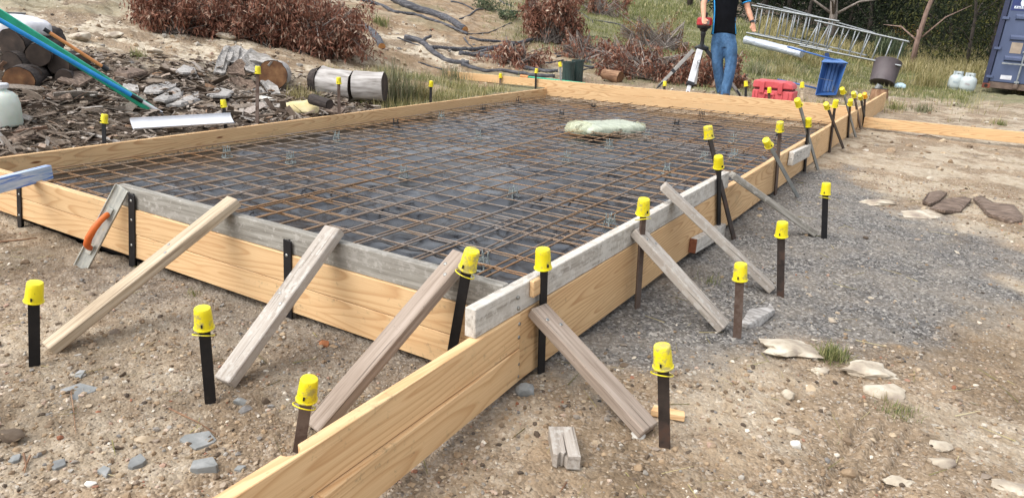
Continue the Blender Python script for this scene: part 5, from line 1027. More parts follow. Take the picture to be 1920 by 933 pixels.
tuft(258, 108, 34, 22, 'grass', 'small green tuft on the bare bank', 90, lean=.6, wd_=.008)
tuft(712, 47, 36, 20, 'grass', 'dark green tuft on the bank right of the cut limb', 160, lean=.6, wd_=.012)
tuft(738, 192, 56, 92, 'sedge', 'tall grey green sedge clump at the end of the white logs', 300, 'sedge_clump', .28, .008, None, 'sedge', .4)
tuft(596, 205, 22, 44, 'sedge', 'thin green sedge in front of the white logs', 60, 'sedge_clump', .18, .007, None, 'sedge')
tuft(772, 190, 44, 62, 'sedge', 'green rush clump right of the tall sedge', 110, 'sedge_clump', .22, .007, None, 'sedge')
tuft(790, 188, 34, 44, 'dry_grass', 'pale straw tussock by the short black peg', 260, 'straw_tussock', .3, .006, None, 'tussock')
tuft(850, 150, 60, 34, 'sedge', 'grey green tussock at the left end of the back board', 180, 'sedge_clump', .4, .008, None, 'sedge')
tuft(565, 185, 60, 30, 'dry_grass', 'dry grass clump left of the dark log burl', 200, 'straw_tussock', .6, .006, None, 'tussock')
tuft(1680, 205, 36, 18, 'grass', 'green tuft by the far end of the right form', 160, lean=.6, wd_=.008)
tuft(1728, 210, 40, 20, 'grey' if False else 'sedge', 'grey weed clump behind the right pine board', 140, lean=.6, wd_=.009)
tuft(1876, 235, 26, 14, 'grass', 'small green tuft behind the right pine board near the photo edge', 80, lean=.6, wd_=.008)
tuft(1420, 140, 60, 30, 'sedge', 'grey green bush left of the red case', 200, lean=.5, wd_=.012)
tuft(1470, 140, 70, 34, 'dry_grass', 'dry grass clump behind the red case', 240, lean=.5, wd_=.01)
tuft(1576, 178, 60, 26, 'dry_grass', 'dry grass at the foot of the blue barrow', 170, lean=.4, wd_=.007)
tuft(1735, 165, 70, 44, 'dry_grass', 'tall dry grass right of the tilted drum', 320, lean=.4, wd_=.012)
tuft(1800, 118, 120, 40, 'dry_grass', 'tall straw grass left of the container', 500, lean=.35, wd_=.014)
tuft(1662, 122, 60, 60, 'grey_leaf', 'dark leafy weed standing behind the tilted drum', 500, 'weed_bush', .5, .03, None, 'bush', .3)
tuft(1545, 112, 40, 26, 'dry_grass', 'dry grass behind the blue barrow handle', 140, lean=.4, wd_=.012)

# ------------------------------------------------------------------ trees and bushes beyond
def tree(px, py, hgt, crown_r, crown_lo, trunk_px, label, leaf='dark_leaf', N=2600, bark='trunk_dark', lean=0., name='gum_tree', smin=.1, smax=.26, dist=None, limbs=6):
    p = T(px, py) if dist is None else None
    if dist is not None:
        r = ray(px, 30+.0364*(px-960)); u = r[:2]/np.linalg.norm(r[:2])*dist; p = np.array([u[0], u[1], hz(u[0], u[1])])
    d = depth(p); tr = trunk_px/2*d/FPX; root = thing(name, label, 'tree', p, 'trees beyond the site'); rg = np.random.default_rng(int(px*3+py)); pts = [p+np.array([0, 0, -.1])]; 
    for i in range(1, 7): pts.append(p+np.array([lean*hgt*i/6+rg.normal(0, .05*i**.5), rg.normal(0, .05*i**.5), hgt*.9*i/6]))
    m = MB(); m.tube(pts, [tr*(1.15-.9*i/6) for i in range(7)], 10); tips = [pts[-1]]
    for q in range(limbs):
        i = rg.integers(1, 6); b = pts[i]; a = rg.uniform(0, 6.28); l = crown_r*rg.uniform(.5, 1.); e = b+np.array([math.cos(a)*l, math.sin(a)*l, l*rg.uniform(.1, .8)]); mid = (b+e)/2+np.array([0, 0, l*.12]); m.tube([b, mid, e], [tr*.4, tr*.28, tr*.1], 6); tips.append(e)
    m.build('trunk', MAT[bark], root, smooth=True)
    nc = max(8, N//110); cz = rg.uniform(crown_lo, hgt, nc); ca = rg.uniform(0, 6.28, nc); cr = crown_r*np.sqrt(rg.random(nc))*np.clip(1.15-.5*(cz-crown_lo)/(hgt-crown_lo+.01), .3, 1); cc = p+np.stack([np.cos(ca)*cr+lean*cz, np.sin(ca)*cr, cz], -1); cs = crown_r*rg.uniform(.12, .3, nc)
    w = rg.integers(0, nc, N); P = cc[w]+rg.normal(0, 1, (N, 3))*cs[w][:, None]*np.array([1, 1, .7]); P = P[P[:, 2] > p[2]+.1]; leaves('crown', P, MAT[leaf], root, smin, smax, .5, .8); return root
for px, ds, hg, cr, lo_, tp, leaf, N, bark, lab in [
    (1290, 34, 6, 1.5, 3.2, 10, 'dark_leaf', 900, 'trunk_dark', 'dark trunk alone on the grass slope left of the person'),
    (1430, 44, 7, 2.6, .6, 8, 'dark_leaf', 3000, 'trunk_dark', 'dark tree behind the left end of the ladders'),
    (1475, 50, 8, 3, .8, 8, 'dark_leaf', 3000, 'trunk_dark', 'dark tree second from the left of the wood'),
    (1515, 41, 7, 2.2, 1.4, 7, 'dark_leaf', 2200, 'trunk_dark', 'thin dark tree left of the pale trunk'),
    (1556, 36, 8, 2.4, 2.6, 14, 'dark_leaf', 1800, 'trunk_pale', 'tree with the thick pale trunk above the ladders'),
    (1592, 44, 7, 2.6, .8, 6, 'dark_leaf', 3000, 'trunk_dark', 'dark tree right of the pale trunk'),
    (1630, 40, 7, 2.6, .6, 7, 'dark_leaf', 3200, 'trunk_dark', 'dense dark tree above the ladders, middle'),
    (1672, 46, 8, 3, .5, 7, 'dark_leaf', 3200, 'trunk_dark', 'dense dark tree left of the pinkish trunk'),
    (1722, 27.5, 6, 1.6, 3.0, 9, 'dark_leaf', 900, 'trunk_pink', 'slender tree with pinkish leaning trunk'),
    (1745, 42, 7, 2.6, .5, 6, 'dark_leaf', 3200, 'trunk_dark', 'dark tree right of the pinkish trunk'),
    (1785, 36, 6.5, 2.3, .5, 6, 'olive_leaf', 2600, 'trunk_dark', 'olive green tree left of the container'),
    (1828, 31, 6, 2.0, .4, 6, 'olive_leaf', 2600, 'trunk_dark', 'yellowish green tree nearest the container'),
    (1870, 34, 7, 2.6, .4, 7, 'dark_leaf', 2600, 'trunk_dark', 'dark tree partly behind the container'),
    (1940, 38, 7, 2.8, .4, 7, 'dark_leaf', 1800, 'trunk_dark', 'dark tree hidden behind the container'),
    (1385, 56, 8, 3, .6, 8, 'dark_leaf', 1800, 'trunk_dark', 'far dark tree behind the person'),
    (1700, 60, 9, 4, .2, 8, 'dark_leaf', 3600, 'trunk_dark', 'tallest far dark tree in the middle of the wood'),
    (1800, 56, 9, 4, .2, 8, 'dark_leaf', 3600, 'trunk_dark', 'far dark tree behind the olive trees'),
    (1560, 60, 9, 4, .2, 8, 'dark_leaf', 3600, 'trunk_dark', 'far dark tree behind the thick pale trunk'),
    (1900, 52, 9, 4, .2, 8, 'dark_leaf', 2400, 'trunk_dark', 'far dark tree at the right edge of the wood'),
    (1470, 66, 9, 4, .2, 8, 'dark_leaf', 3000, 'trunk_dark', 'far dark tree behind the left of the wood')]:
    tree(px, 0, hg, cr, lo_, tp, lab, leaf, int(N*(2.2 if ds < 48 else 1.3)), bark, dist=ds, lean=(.08 if bark == 'trunk_pink' else random.uniform(-.03, .03)), smin=.07 if ds < 45 else .16, smax=.2 if ds < 45 else .4)
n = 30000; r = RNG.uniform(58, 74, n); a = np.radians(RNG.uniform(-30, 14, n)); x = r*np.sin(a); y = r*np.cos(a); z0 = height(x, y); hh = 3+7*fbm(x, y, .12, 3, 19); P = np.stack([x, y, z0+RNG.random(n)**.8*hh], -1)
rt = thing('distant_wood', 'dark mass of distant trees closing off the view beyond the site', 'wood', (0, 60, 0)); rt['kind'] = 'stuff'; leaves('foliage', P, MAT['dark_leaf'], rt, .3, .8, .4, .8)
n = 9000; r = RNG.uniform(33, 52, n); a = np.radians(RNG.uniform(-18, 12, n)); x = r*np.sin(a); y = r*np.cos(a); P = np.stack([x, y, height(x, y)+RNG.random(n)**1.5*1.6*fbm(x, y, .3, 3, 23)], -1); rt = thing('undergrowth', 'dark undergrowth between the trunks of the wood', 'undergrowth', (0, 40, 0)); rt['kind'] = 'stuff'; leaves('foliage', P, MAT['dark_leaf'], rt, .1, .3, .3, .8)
def bush(px, py, w, h, leaf, label, N=900):
    p = T(px, py); k = depth(p)/FPX; root = thing('bush', label, 'bush', p, 'bushes at the edge of the wood'); rx = w*k/2; hh = h*k; nc = 22; c = RNG.normal(0, .45, (nc, 3))*np.array([rx, rx, 0])+np.array([0, 0, 1])*RNG.uniform(.15, .9, nc)[:, None]*hh; q = RNG.integers(0, nc, N)
    P = p+c[q]+RNG.normal(0, 1, (N, 3))*np.array([rx*.22, rx*.22, hh*.13]); P[:, 2] = np.maximum(P[:, 2], p[2]+.02); leaves('foliage', P, MAT[leaf], root, .05, .14, .3, .8)
    S = np.repeat(p[None], 24, 0); E = p+c[RNG.integers(0, nc, 24)]; twigs('stems', S, E, np.full(24, .012), MAT['twig'], root); return root
bush(1690, 95, 70, 46, 'orange_leaf', 'orange tinged bush in front of the dark wood', 700)
bush(1640, 92, 50, 40, 'grey_leaf', 'grey green bush left of the orange tinged one')
bush(1600, 90, 60, 36, 'dark_leaf', 'low dark bush under the pale trunk', 800)
bush(1500, 96, 40, 26, 'olive_leaf', 'small olive bush seen through the ladders', 500)
bush(1668, 108, 50, 44, 'dark_leaf', 'dark green bush behind the right end of the ladders', 1000)
bush(1848, 110, 60, 60, 'olive_leaf', 'olive bush by the left edge of the container', 1200)
bush(1780, 92, 90, 44, 'dark_leaf', 'dark low bush under the olive trees', 1400)
bush(915, 20, 60, 22, 'grey_leaf', 'grey green bush on the top of the bank', 600)
bush(950, 38, 40, 18, 'grey_leaf', 'low green bush left of the tall leaf heap', 400)
# ------------------------------------------------------------------ shipping container
MAT['cont_blue'] = simple('container_blue', [(.3, '#3f4a66'), (.55, '#4a5673'), (.75, '#58637e')], 2.5, 6, .55, st=(1, 1, .4), bump=.08, speck=('#6d6a70', 24, .7))
MAT['cont_dark'] = simple('container_dark_blue', [(.3, '#20263f'), (.7, '#2d3553')], 3, 5, .6)
MAT['cont_rust'] = simple('rusty_sill', [(.3, '#4a3c35'), (.55, '#66564c'), (.75, '#7e6a5c')], 6, 6, .8, bump=.2)
MAT['casting'] = simple('rust_casting', [(.3, '#5a2f22'), (.7, '#8a4a35')], 8, 5, .8)
MAT['alu'] = metal('aluminium', ('#75797b', '#9da1a3'), None, .5, .5, .4); MAT['tan_plate'] = plain('tan_data_plate', '#9c8d7d', .6); MAT['white_paint'] = plain('white_paint', '#c9cad0', .5); MAT['logo_navy'] = plain('navy_sign', '#1f2f66', .5); MAT['logo_white'] = plain('sign_white', '#cfd6e0', .5); MAT['logo_black'] = plain('sign_black', '#15181f', .5)
c0 = T(1838, 172); dc = depth(c0); kc = dc/FPX
ex = RC @ np.array([1, 0, .80]); ex[2] = -.035*np.hypot(ex[0], ex[1]); ex /= np.linalg.norm(ex); up = np.array([0, 0, 1.]); ez = up-ex*(up@ex); ez /= np.linalg.norm(ez); F = frame(c0+np.array([0, 0, .10]), ex, ez); F0_ = F
root = thing('shipping_container', 'dark blue shipping container at the right edge with its doors toward the viewer', 'container', c0, None, F)
def cb(m, x0, x1, y0, y1, z0, z1): return m.box(((x0+x1)/2, (y0+y1)/2, (z0+z1)/2), (x1-x0, y1-y0, z1-z0), F)
CW, CH, CL = 2.44, 2.59, 6.06
m = MB(); cb(m, .06, CW-.06, .12, CL, .15, CH-.05)
for sx in (0.03, CW-.03):
    for q in range(38): cb(m, sx-.018, sx+.018, .2+q*.152, .2+q*.152+.08, .17, CH-.1)
m.build('body', MAT['cont_blue'], root, F)
m = MB(); cb(m, 0, .11, 0, .14, .12, CH-.12); m.build('corner_post', MAT['cont_dark'], root, F, bevel=.006); m = MB(); cb(m, CW-.11, CW, 0, .14, .12, CH-.12); m.build('corner_post', MAT['cont_dark'], root, F, bevel=.006)
m = MB(); cb(m, .12, CW-.12, -.005, .14, 0.02, .16); m.build('door_sill', MAT['cont_rust'], root, F, bevel=.004); m = MB(); cb(m, .12, CW-.12, 0, .14, CH-.15, CH-.02); m.build('door_header', MAT['cont_blue'], root, F, bevel=.004)
for x in (0, CW-.17):
    for z in (0, CH-.12):
        m = MB(); cb(m, x, x+.17, -.012, .17, z, z+.118); M = F @ Matrix.Translation((x+.085, -.012, z+.06)) @ Matrix.Rotation(math.pi/2, 4, 'X'); o = m.build('corner_casting', MAT['casting'], root, F, bevel=.008)
        m = MB(); m.lathe([(.04, .003), (.04, -.03), (.001, -.03)], 14, M, cap=False); m.lathe([(.001, .002), (.038, .002)], 14, M, cap=False); m.build('opening', MAT['slot'], o)
for side in (0, 1):
    x0 = .13 if side == 0 else CW/2+.01; x1 = CW/2-.01 if side == 0 else CW-.13
    m = MB(); y0 = .03; cb(m, x0, x1, y0, y0+.05, .175, CH-.16); door = m.build('door', MAT['cont_blue'], root, F, bevel=.004)
    zs = [.70, 1.18, 1.65, 2.24]                                   # pressed bands across the panel
    m = MB()
    for z in zs:
        prof = [(x0+.16, .0), (x1-.05, .0)]
        v = [(x0+.17, y0-.002, z+.10), (x1-.05, y0-.002, z+.10), (x1-.05, y0-.045, z+.055), (x0+.19, y0-.045, z+.055), (x0+.19, y0-.045, z), (x1-.05, y0-.045, z), (x1-.05, y0-.002, z-.035), (x0+.17, y0-.002, z-.035)]
        m.add([F @ Vector(p) for p in v], [(0, 1, 2, 3), (3, 2, 5, 4), (4, 5, 6, 7), (0, 3, 4, 7), (1, 6, 5, 2)])
    m.build('panel_rib', MAT['cont_blue'], door, F)
    for q, xr in enumerate((x0+.56, x1-.12)):
        m = MB(); m.tube([F @ Vector((xr, -.055, .05)), F @ Vector((xr, -.055, CH-.06))], .019, 10); rod = m.build('lock_rod', MAT['alu'], door, auto=.6)
        m = MB()
        for z in (.2, .9, 1.6, 2.3): cb(m, xr-.05, xr+.05, -.08, y0, z-.02, z+.025)
        m.build('rod_bracket', MAT['alu'], door, F, bevel=.004)
        m = MB(); cb(m, xr-.05, xr+.05, -.085, -.03, .045, .16); m.build('cam_lock', MAT['cont_rust'], door, F, bevel=.01)
        m = MB(); cb(m, xr-.34, xr, -.085, -.06, .60, .635); cb(m, xr-.40, xr-.33, -.09, -.055, .595, .64); m.build('handle', MAT['alu'], door, F, bevel=.004)
    for z in (.28, .95, 1.65, 2.3):
        xx = x0-.02 if side == 0 else x1+.02; m = MB(); cb(m, xx-.07, xx+.07, -.02, y0, z-.03, z+.03); m.build('hinge', MAT['cont_blue'], door, F, bevel=.004)
    if side == 0:
        m = MB(); cb(m, x0+.24, x0+.47, y0-.006, y0-.002, .86, 1.11); m.build('data_plate', MAT['tan_plate'], door, F)
        m = MB(); cb(m, x0+.20, x0+.43, y0-.006, y0-.002, .24, .34); m.build('white_sticker', MAT['white_paint'], door, F)
        lx, lz, lw, lh = x0+.03, 1.83, .60, .33; m = MB(); cb(m, lx, lx+lw, y0-.008, y0-.003, lz, lz+lh); sign = m.build('logo_sign', MAT['logo_navy'], door, F)
        Ms = F @ Matrix.Translation((lx+lw*.5, y0-.0095, lz+lh*.56)) @ Matrix.Rotation(math.pi/2, 4, 'X'); m = MB(); m.lathe([(.001, .0), (.125, .0), (.125, -.002)], 30, Ms @ Matrix.Scale(1.1, 4, (1, 0, 0)), cap=False); m.build('white_moon', MAT['logo_white'], door)
        m = MB(); cb(m, lx+.06, lx+lw-.06, y0-.011, y0-.0085, lz+.045, lz+.10); m.build('letter_band', MAT['logo_white'], door, F)
        poly = [(-.075, -.10), (-.045, -.045), (-.055, .0), (-.03, .055), (-.035, .10), (-.015, .075), (.01, .085), (.03, .125), (.035, .085), (.028, .055), (.05, .02), (.06, -.04), (.085, -.10), (.03, -.10), (.02, -.06), (-.01, -.06), (-.025, -.10)]
        m = MB(); m.prism(poly, .001, .003, Ms); m.build('animal_silhouette', MAT['logo_black'], door)
        for q in range(9): 
            if q == 4: continue
            m = MB(); xq = lx+.085+q*.05; cb(m, xq, xq+.01, y0-.0125, y0-.0115, lz+.053, lz+.092); cb(m, xq, xq+.028, y0-.0128, y0-.0118, lz+(.053 if q % 2 else .082), lz+(.063 if q % 2 else .092)); cb(m, xq+.02, xq+.03, y0-.0126, y0-.0116, lz+.055, lz+(.08 if q % 3 else .092)); m.build('letter', MAT['logo_navy'], door, F)
# gas bottles
MAT['gas'] = simple('gas_bottle_grey', [(.3, '#a5aeaf'), (.6, '#b9c1c1'), (.8, '#c9cecd')], 3, 5, .4, bump=.03)
MAT['gas_red'] = plain('red_lettering', '#9a5a5a', .5); MAT['gas_blue'] = plain('blue_lettering', '#6f8ea3', .5)
for px, py, lab, mt, s in ((1789, 167, 'grey gas bottle standing left of the other beside the container', 'gas_blue', .97), (1811, 171, 'grey gas bottle nearest the container, slightly in front', 'gas_red', 1.)):
    p = T(px, py); k = depth(p)/FPX*s; F = Matrix.Translation(V(p)-Vector((0, 0, .02))) @ Matrix.Rotation(.05, 4, 'Y'); r = 13.5*k; root = thing('gas_bottle', lab, 'gas bottle', p, 'gas bottles by the container')
    m = MB(); m.lathe([(r*.72, 0), (r*.72, .03), (r*.85, .045), (r*.98, .09), (r, .13), (r, 20*k), (r*.93, 24*k), (r*.68, 27.5*k), (r*.3, 28.6*k), (.001, 28.8*k)], 28, F); m.build('tank', MAT['gas'], root, auto=.7)
    m = MB(); n = 22; v = []; f = []
    for i in range(n+1):
        a = .7+i/n*(2*math.pi-1.4)-math.pi/2
        for rr, z in ((r*.62, 27*k), (r*.62, 34.5*k), (r*.57, 34.5*k), (r*.57, 27*k)): v.append(F @ Vector((rr*math.cos(a), rr*math.sin(a), z)))
    f = [(i*4+j, i*4+(j+1) % 4, (i+1)*4+(j+1) % 4, (i+1)*4+j) for i in range(n) for j in range(4)]; m.add(v, f); m.build('collar', MAT['gas'], root)
    m = MB(); m.tube([F @ Vector((0, 0, 28*k)), F @ Vector((0, 0, 32*k))], .018, 10); m.tube([F @ Vector((0, 0, 31*k)), F @ Vector((.05, -.03, 31*k))], .012, 8); m.build('valve', MAT['galv_steel'], root, auto=.6)
    vv = CAM-np.array(p); a0 = math.atan2(vv[1], vv[0]); m = MB()
    for q in range(5):
        a = a0-.35+q*.14; m.box((r*1.003*math.cos(a), r*1.003*math.sin(a), 15*k+(q-2)*-.004), (.004, .022, .04 if q % 2 else .028), F @ Matrix.Translation((0, 0, 0)))
    m.build('lettering', MAT[mt], root)

# ------------------------------------------------------------------ drum, stump, barrow, case
MAT['drum_brown'] = simple('dark_brown_sheet', [(.3, '#3e3637'), (.55, '#51484a'), (.75, '#5f5555')], 3, 6, .55, st=(1, 1, .5), bump=.1)
p = T(1656, 160); d = depth(p); k = d/FPX; a = D(1653, 156, d); b = D(1665, 117, d+.02); F = frame(a, b-a, RC[:, 2]) @ Matrix.Rotation(math.pi/2, 4, 'Y'); L = np.linalg.norm(np.array(b)-np.array(a))
root = thing('steel_drum', 'dark brown half drum tilted on the grass beyond the far corner', 'drum', p); r0, r1 = 21.5*k, 24*k
m = MB(); m.lathe([(.001, .0), (r0, 0), (r0*1.01, .02), (r0*1.0, .03), (r1, L-.02), (r1*1.015, L-.01), (r1*1.015, L), (r1*.975, L), (r0*.96, .03), (.001, .03)], 32, F, cap=False); m.build('drum_shell', MAT['drum_brown'], root, auto=.5)
m = MB(); m.torus(r1*1.0, .008, F @ Matrix.Translation((0, 0, L)), 30, 6); m.build('rim', MAT['drum_brown'], root, smooth=True)
c = T(1646, 190); kk = depth(c)/FPX; log('tree_stump', c-np.array([0, 0, .05]), c+np.array([.0, 0, 22*kk]), 16*kk, 14*kk, 'brown_bark', 'dark_end', 'weathered stump with oddments on top behind the far corner', 'stump', seed=71, lump=.2)
c = D(1648, 163, depth(c)); F = Matrix.Translation(V(c)) @ Matrix.Rotation(.5, 4, 'Y'); root = thing('paint_tin', 'opened pale tin lying on the stump', 'tin', c); m = MB(); m.lathe([(6*kk, -4*kk), (6*kk, 4*kk), (5.4*kk, 4*kk), (5.4*kk, -3*kk), (.001, -3*kk)], 20, F, cap=False); m.build('tin_wall', MAT['galv_steel'], root, auto=.6)
m = MB(); m.lathe([(6.4*kk, -4.4*kk), (6.4*kk, -3.6*kk), (.001, -3.6*kk)], 20, F, cap=False); m.build('tin_base', MAT['alu'], root)
MAT['blue_bag'] = plain('pale_blue_plastic', '#b8d0dc', .4); c = T(1686, 168); kk = depth(c)/FPX; tag(pillow(frame(c+np.array([0, 0, .03]), (1, .2, 0)), 10*kk, 7*kk, 6*kk, 12, 18, 14, .05).build('plastic_scrap', MAT['blue_bag'], smooth=True), 'pale blue plastic scrap lying right of the stump', 'scrap')
MAT['barrow_blue'] = simple('barrow_blue_paint', [(.3, '#2a4f86'), (.6, '#36609b'), (.8, '#4d76ac')], 3, 6, .5, bump=.06, speck=('#20406e', 20, .68)); MAT['barrow_dark'] = plain('barrow_dark_blue', '#1c3563', .5); MAT['barrow_light'] = plain('barrow_pale_flange', '#5277ad', .5)
p = T(1545, 182); d = depth(p); root = thing('wheelbarrow', 'blue steel wheelbarrow tipped up on its nose with handles in the air', 'wheelbarrow', p)
def Q(px, py, dz=0.): return V(D(px, py, d+dz))
tl, tr, br, bl = Q(1543, 116), Q(1588, 117), Q(1567, 178, -.06), Q(1529, 178, -.06); ctl, ctr, cbr, cbl = Q(1552, 118, .34), Q(1578, 118, .34), Q(1562, 172, .3), Q(1539, 172, .3)
m = MB(); th = .008
faces = [(tl, ctl, cbl, bl), (ctl, ctr, cbr, cbl), (ctr, tr, br, cbr), (bl, cbl, cbr, br)]
for q in faces:
    n = (q[1]-q[0]).cross(q[2]-q[0]).normalized()*th; m.add([*q]+[w+n for w in q], [(0, 1, 2, 3), (7, 6, 5, 4), (0, 4, 5, 1), (1, 5, 6, 2), (2, 6, 7, 3), (3, 7, 4, 0)])
m.build('tray', MAT['barrow_blue'], root); m = MB()
for t in (.22, .5, .78):
    a = ctl.lerp(ctr, t)-V(RC[:, 2])*-.012; b = cbl.lerp(cbr, t)-V(RC[:, 2])*-.012; m.beam(a, b, .05, .03, V(RC[:, 2]))
m.build('tray_rib', MAT['barrow_light'], root)
m = MB(); a, b, c, e = Q(1540, 117, -.02), Q(1590, 119, -.02), Q(1576, 112, .3), Q(1546, 111, .3); n = Vector((0, 0, .012)); m.add([a, b, c, e]+[w+n for w in (a, b, c, e)], [(0, 1, 2, 3), (7, 6, 5, 4), (0, 4, 5, 1), (1, 5, 6, 2), (2, 6, 7, 3), (3, 7, 4, 0)]); m.build('tray_lip', MAT['barrow_light'], root)
for a, b in ((Q(1476, 88, .5), Q(1590, 119, .1)), (Q(1458, 149, .4), Q(1531, 166, .0))):
    m = MB(); m.tube([a, a.lerp(b, .5), b], .017, 10); m.build('handle', MAT['barrow_dark'] if a.z < b.z+.0 else MAT['barrow_blue'], root, smooth=True)
m = MB(); m.beam(Q(1550, 100, .35), Q(1553, 120, .33), .07, .05); m.build('leg', MAT['barrow_dark'], root)
m = MB(); a = Q(1532, 146, -.07); b = Q(1562, 152, -.05); m.tube([a, b], .004, 6); m.build('tie_wire', MAT['galv_steel'], root)
MAT['case_red'] = simple('red_case_plastic', [(.3, '#b9464a'), (.7, '#cc5a5e')], 4, 4, .5, bump=.05); MAT['case_dark'] = plain('case_shadow_gap', '#5a1a20', .7)
yb = 11.75; a = np.array(PY(1407, 196, yb)); b = np.array(PY(1484, 200, yb)); ex = b-a; ex[2] = 0; Lc = np.linalg.norm(ex); F = frame(a+np.array([0, 0, 0.]), ex); kz = depth(a)/FPX; H = 46*kz; root = thing('tool_case', 'open topped red plastic tool case standing behind the back board', 'case', a, None, F); dp = .32
def cb2(m, x0, x1, y0, y1, z0, z1): return m.box(((x0+x1)/2, (y0+y1)/2, (z0+z1)/2), (x1-x0, y1-y0, z1-z0), F)
m = MB(); m.prism([(0, 0), (Lc, 0), (Lc*1.0, H*.62), (0, H*.62)], 0, dp, F @ Matrix(((1, 0, 0, 0), (0, 0, 1, 0), (0, 1, 0, 0), (0, 0, 0, 1)))); m.build('case_base', MAT['case_red'], root, F, bevel=.015)
m = MB(); m.prism([(0, H*.70), (Lc*.98, H*.70), (Lc*.94, H*.88), (Lc*.8, H*.98), (.03, H), (0, H*.95)], -.01, dp, F @ Matrix(((1, 0, 0, 0), (0, 0, 1, 0), (0, 1, 0, 0), (0, 0, 0, 1)))); lid = m.build('case_lid', MAT['case_red'], root, F, bevel=.015)
m = MB(); cb2(m, .03, Lc-.04, .02, dp-.02, H*.6, H*.72); m.build('gap_shade', MAT['case_dark'], root, F)  # filler in darker red: shade between base and lid put into the colour
for x in (.18, .62):
    m = MB(); cb2(m, Lc*x, Lc*x+.07, -.03, .0, H*.5, H*.94); m.build('latch', MAT['case_red'], root, F, bevel=.006)
m = MB(); cb2(m, Lc*.30, Lc*.33, -.025, .0, H*.18, H*.48); cb2(m, Lc*.52, Lc*.55, -.025, .0, H*.18, H*.48); cb2(m, Lc*.30, Lc*.55, -.03, -.005, H*.44, H*.52); m.build('carry_handle', MAT['case_red'], root, F, bevel=.005)
m = MB(); 
for x in (.04, .12, .44, .72, .86, .95): cb2(m, Lc*x, Lc*x+.015, -.014, .0, H*.08, H*.58)
m.build('base_rib', MAT['case_red'], root, F)
a = PY(1402, 181, 11.45); b = PY(1420, 190, 11.45); MAT['grey_sheet'] = plain('grey_sheet', '#7e7e79', .7); M = frame((a+b)/2+np.array([0, 0, 0]), (1, .1, -.1)); m = MB(); m.prism([(-.16, -.09), (.05, -.1), (.18, .0), (.06, .1), (-.15, .09)], -.012, .012, M); tag(m.build('grey_offcut', MAT['grey_sheet'], fr=M, bevel=.004), 'flat grey offcut propped left of the red case', 'offcut')
# ------------------------------------------------------------------ silver roll and ladders
a = D(1398, 75, 19.2); b = D(1504, 101, 18.0); MAT['silver_roll'] = simple('silver_foil', [(.3, '#8f97a3'), (.5, '#b3bac4'), (.7, '#ccd1d8')], 4, 5, .4, .3, st=(1, 8, 8), bump=.4, bdist=.01)
a = np.array(a); b = np.array(b); M = frame(a, b-a); L = np.linalg.norm(b-a); root = thing('foil_roll', 'long roll of silver foil lying on the grass beside the hand of the person', 'roll', (a+b)/2-np.array([0, 0, .1])); v = []; f = []; n = 18
for i in range(15):
    for j in range(n):
        th = 2*math.pi*j/n; w = .105*(1+.16*(fbm(np.array([i*.7]), np.array([th*1.2]), 1.3, 3, 9)[0]-.5)*2); v.append(M @ Vector((L*i/14, w*math.cos(th)*1.1, w*math.sin(th))))
f = [(i*n+j, i*n+(j+1) % n, (i+1)*n+(j+1) % n, (i+1)*n+j) for i in range(14) for j in range(n)]; m = MB(); m.add(v, f); m.build('roll_body', MAT['silver_roll'], root, smooth=True)
m = MB(); m.add(v[:n]+[M @ Vector((-.01, 0, 0))], [(j, (j+1) % n, n) for j in range(n)]); m.add(v[-n:]+[M @ Vector((L+.01, 0, 0))], [(j, (j+1) % n, n) for j in range(n)]); m.build('roll_end', MAT['silver_roll'], root)
def ladder(name, label, A, B, A2, B2, nr, rail=.095):
    """A-B upper rail, A2-B2 lower rail"""
    A, B, A2, B2 = [V(q) for q in (A, B, A2, B2)]; root = thing(name, label, 'ladder', (A2+B2)/2, 'aluminium ladders lying on edge in the grass'); sidev = (B-A).cross(A2-A).normalized()
    for a, b in ((A, B), (A2, B2)):
        m = MB(); m.beam(a, b, rail, .028, (A-A2).normalized()); m.build('rail', MAT['alu'], root, bevel=.004)
    for i in range(nr):
        t = (i+.5)/nr; m = MB(); m.tube([A.lerp(B, t), A2.lerp(B2, t)], .016, 8); m.build('rung', MAT['alu'], root, smooth=True)
ladder('aluminium_ladder', 'nearest aluminium ladder, the long one ending behind the tilted drum', D(1528, 39, 18.0), D(1705, 79, 16.6), D(1500, 86, 18.2), D(1690, 124, 16.6), 9)
ladder('aluminium_ladder', 'aluminium ladder reaching left behind the arm of the person', D(1410, 11, 19.6), D(1574, 41, 18.4), D(1400, 62, 19.6), D(1560, 96, 18.4), 7)
ladder('aluminium_ladder', 'farther aluminium ladder whose top rail shows above the others', D(1420, 7, 20.4), D(1570, 42, 19.4), D(1412, 62, 20.6), D(1555, 90, 19.6), 7)
ladder('aluminium_ladder', 'farthest aluminium ladder, behind the middle of the stack', D(1470, 14, 20.2), D(1640, 62, 18.6), D(1462, 66, 20.4), D(1625, 104, 18.8), 8)

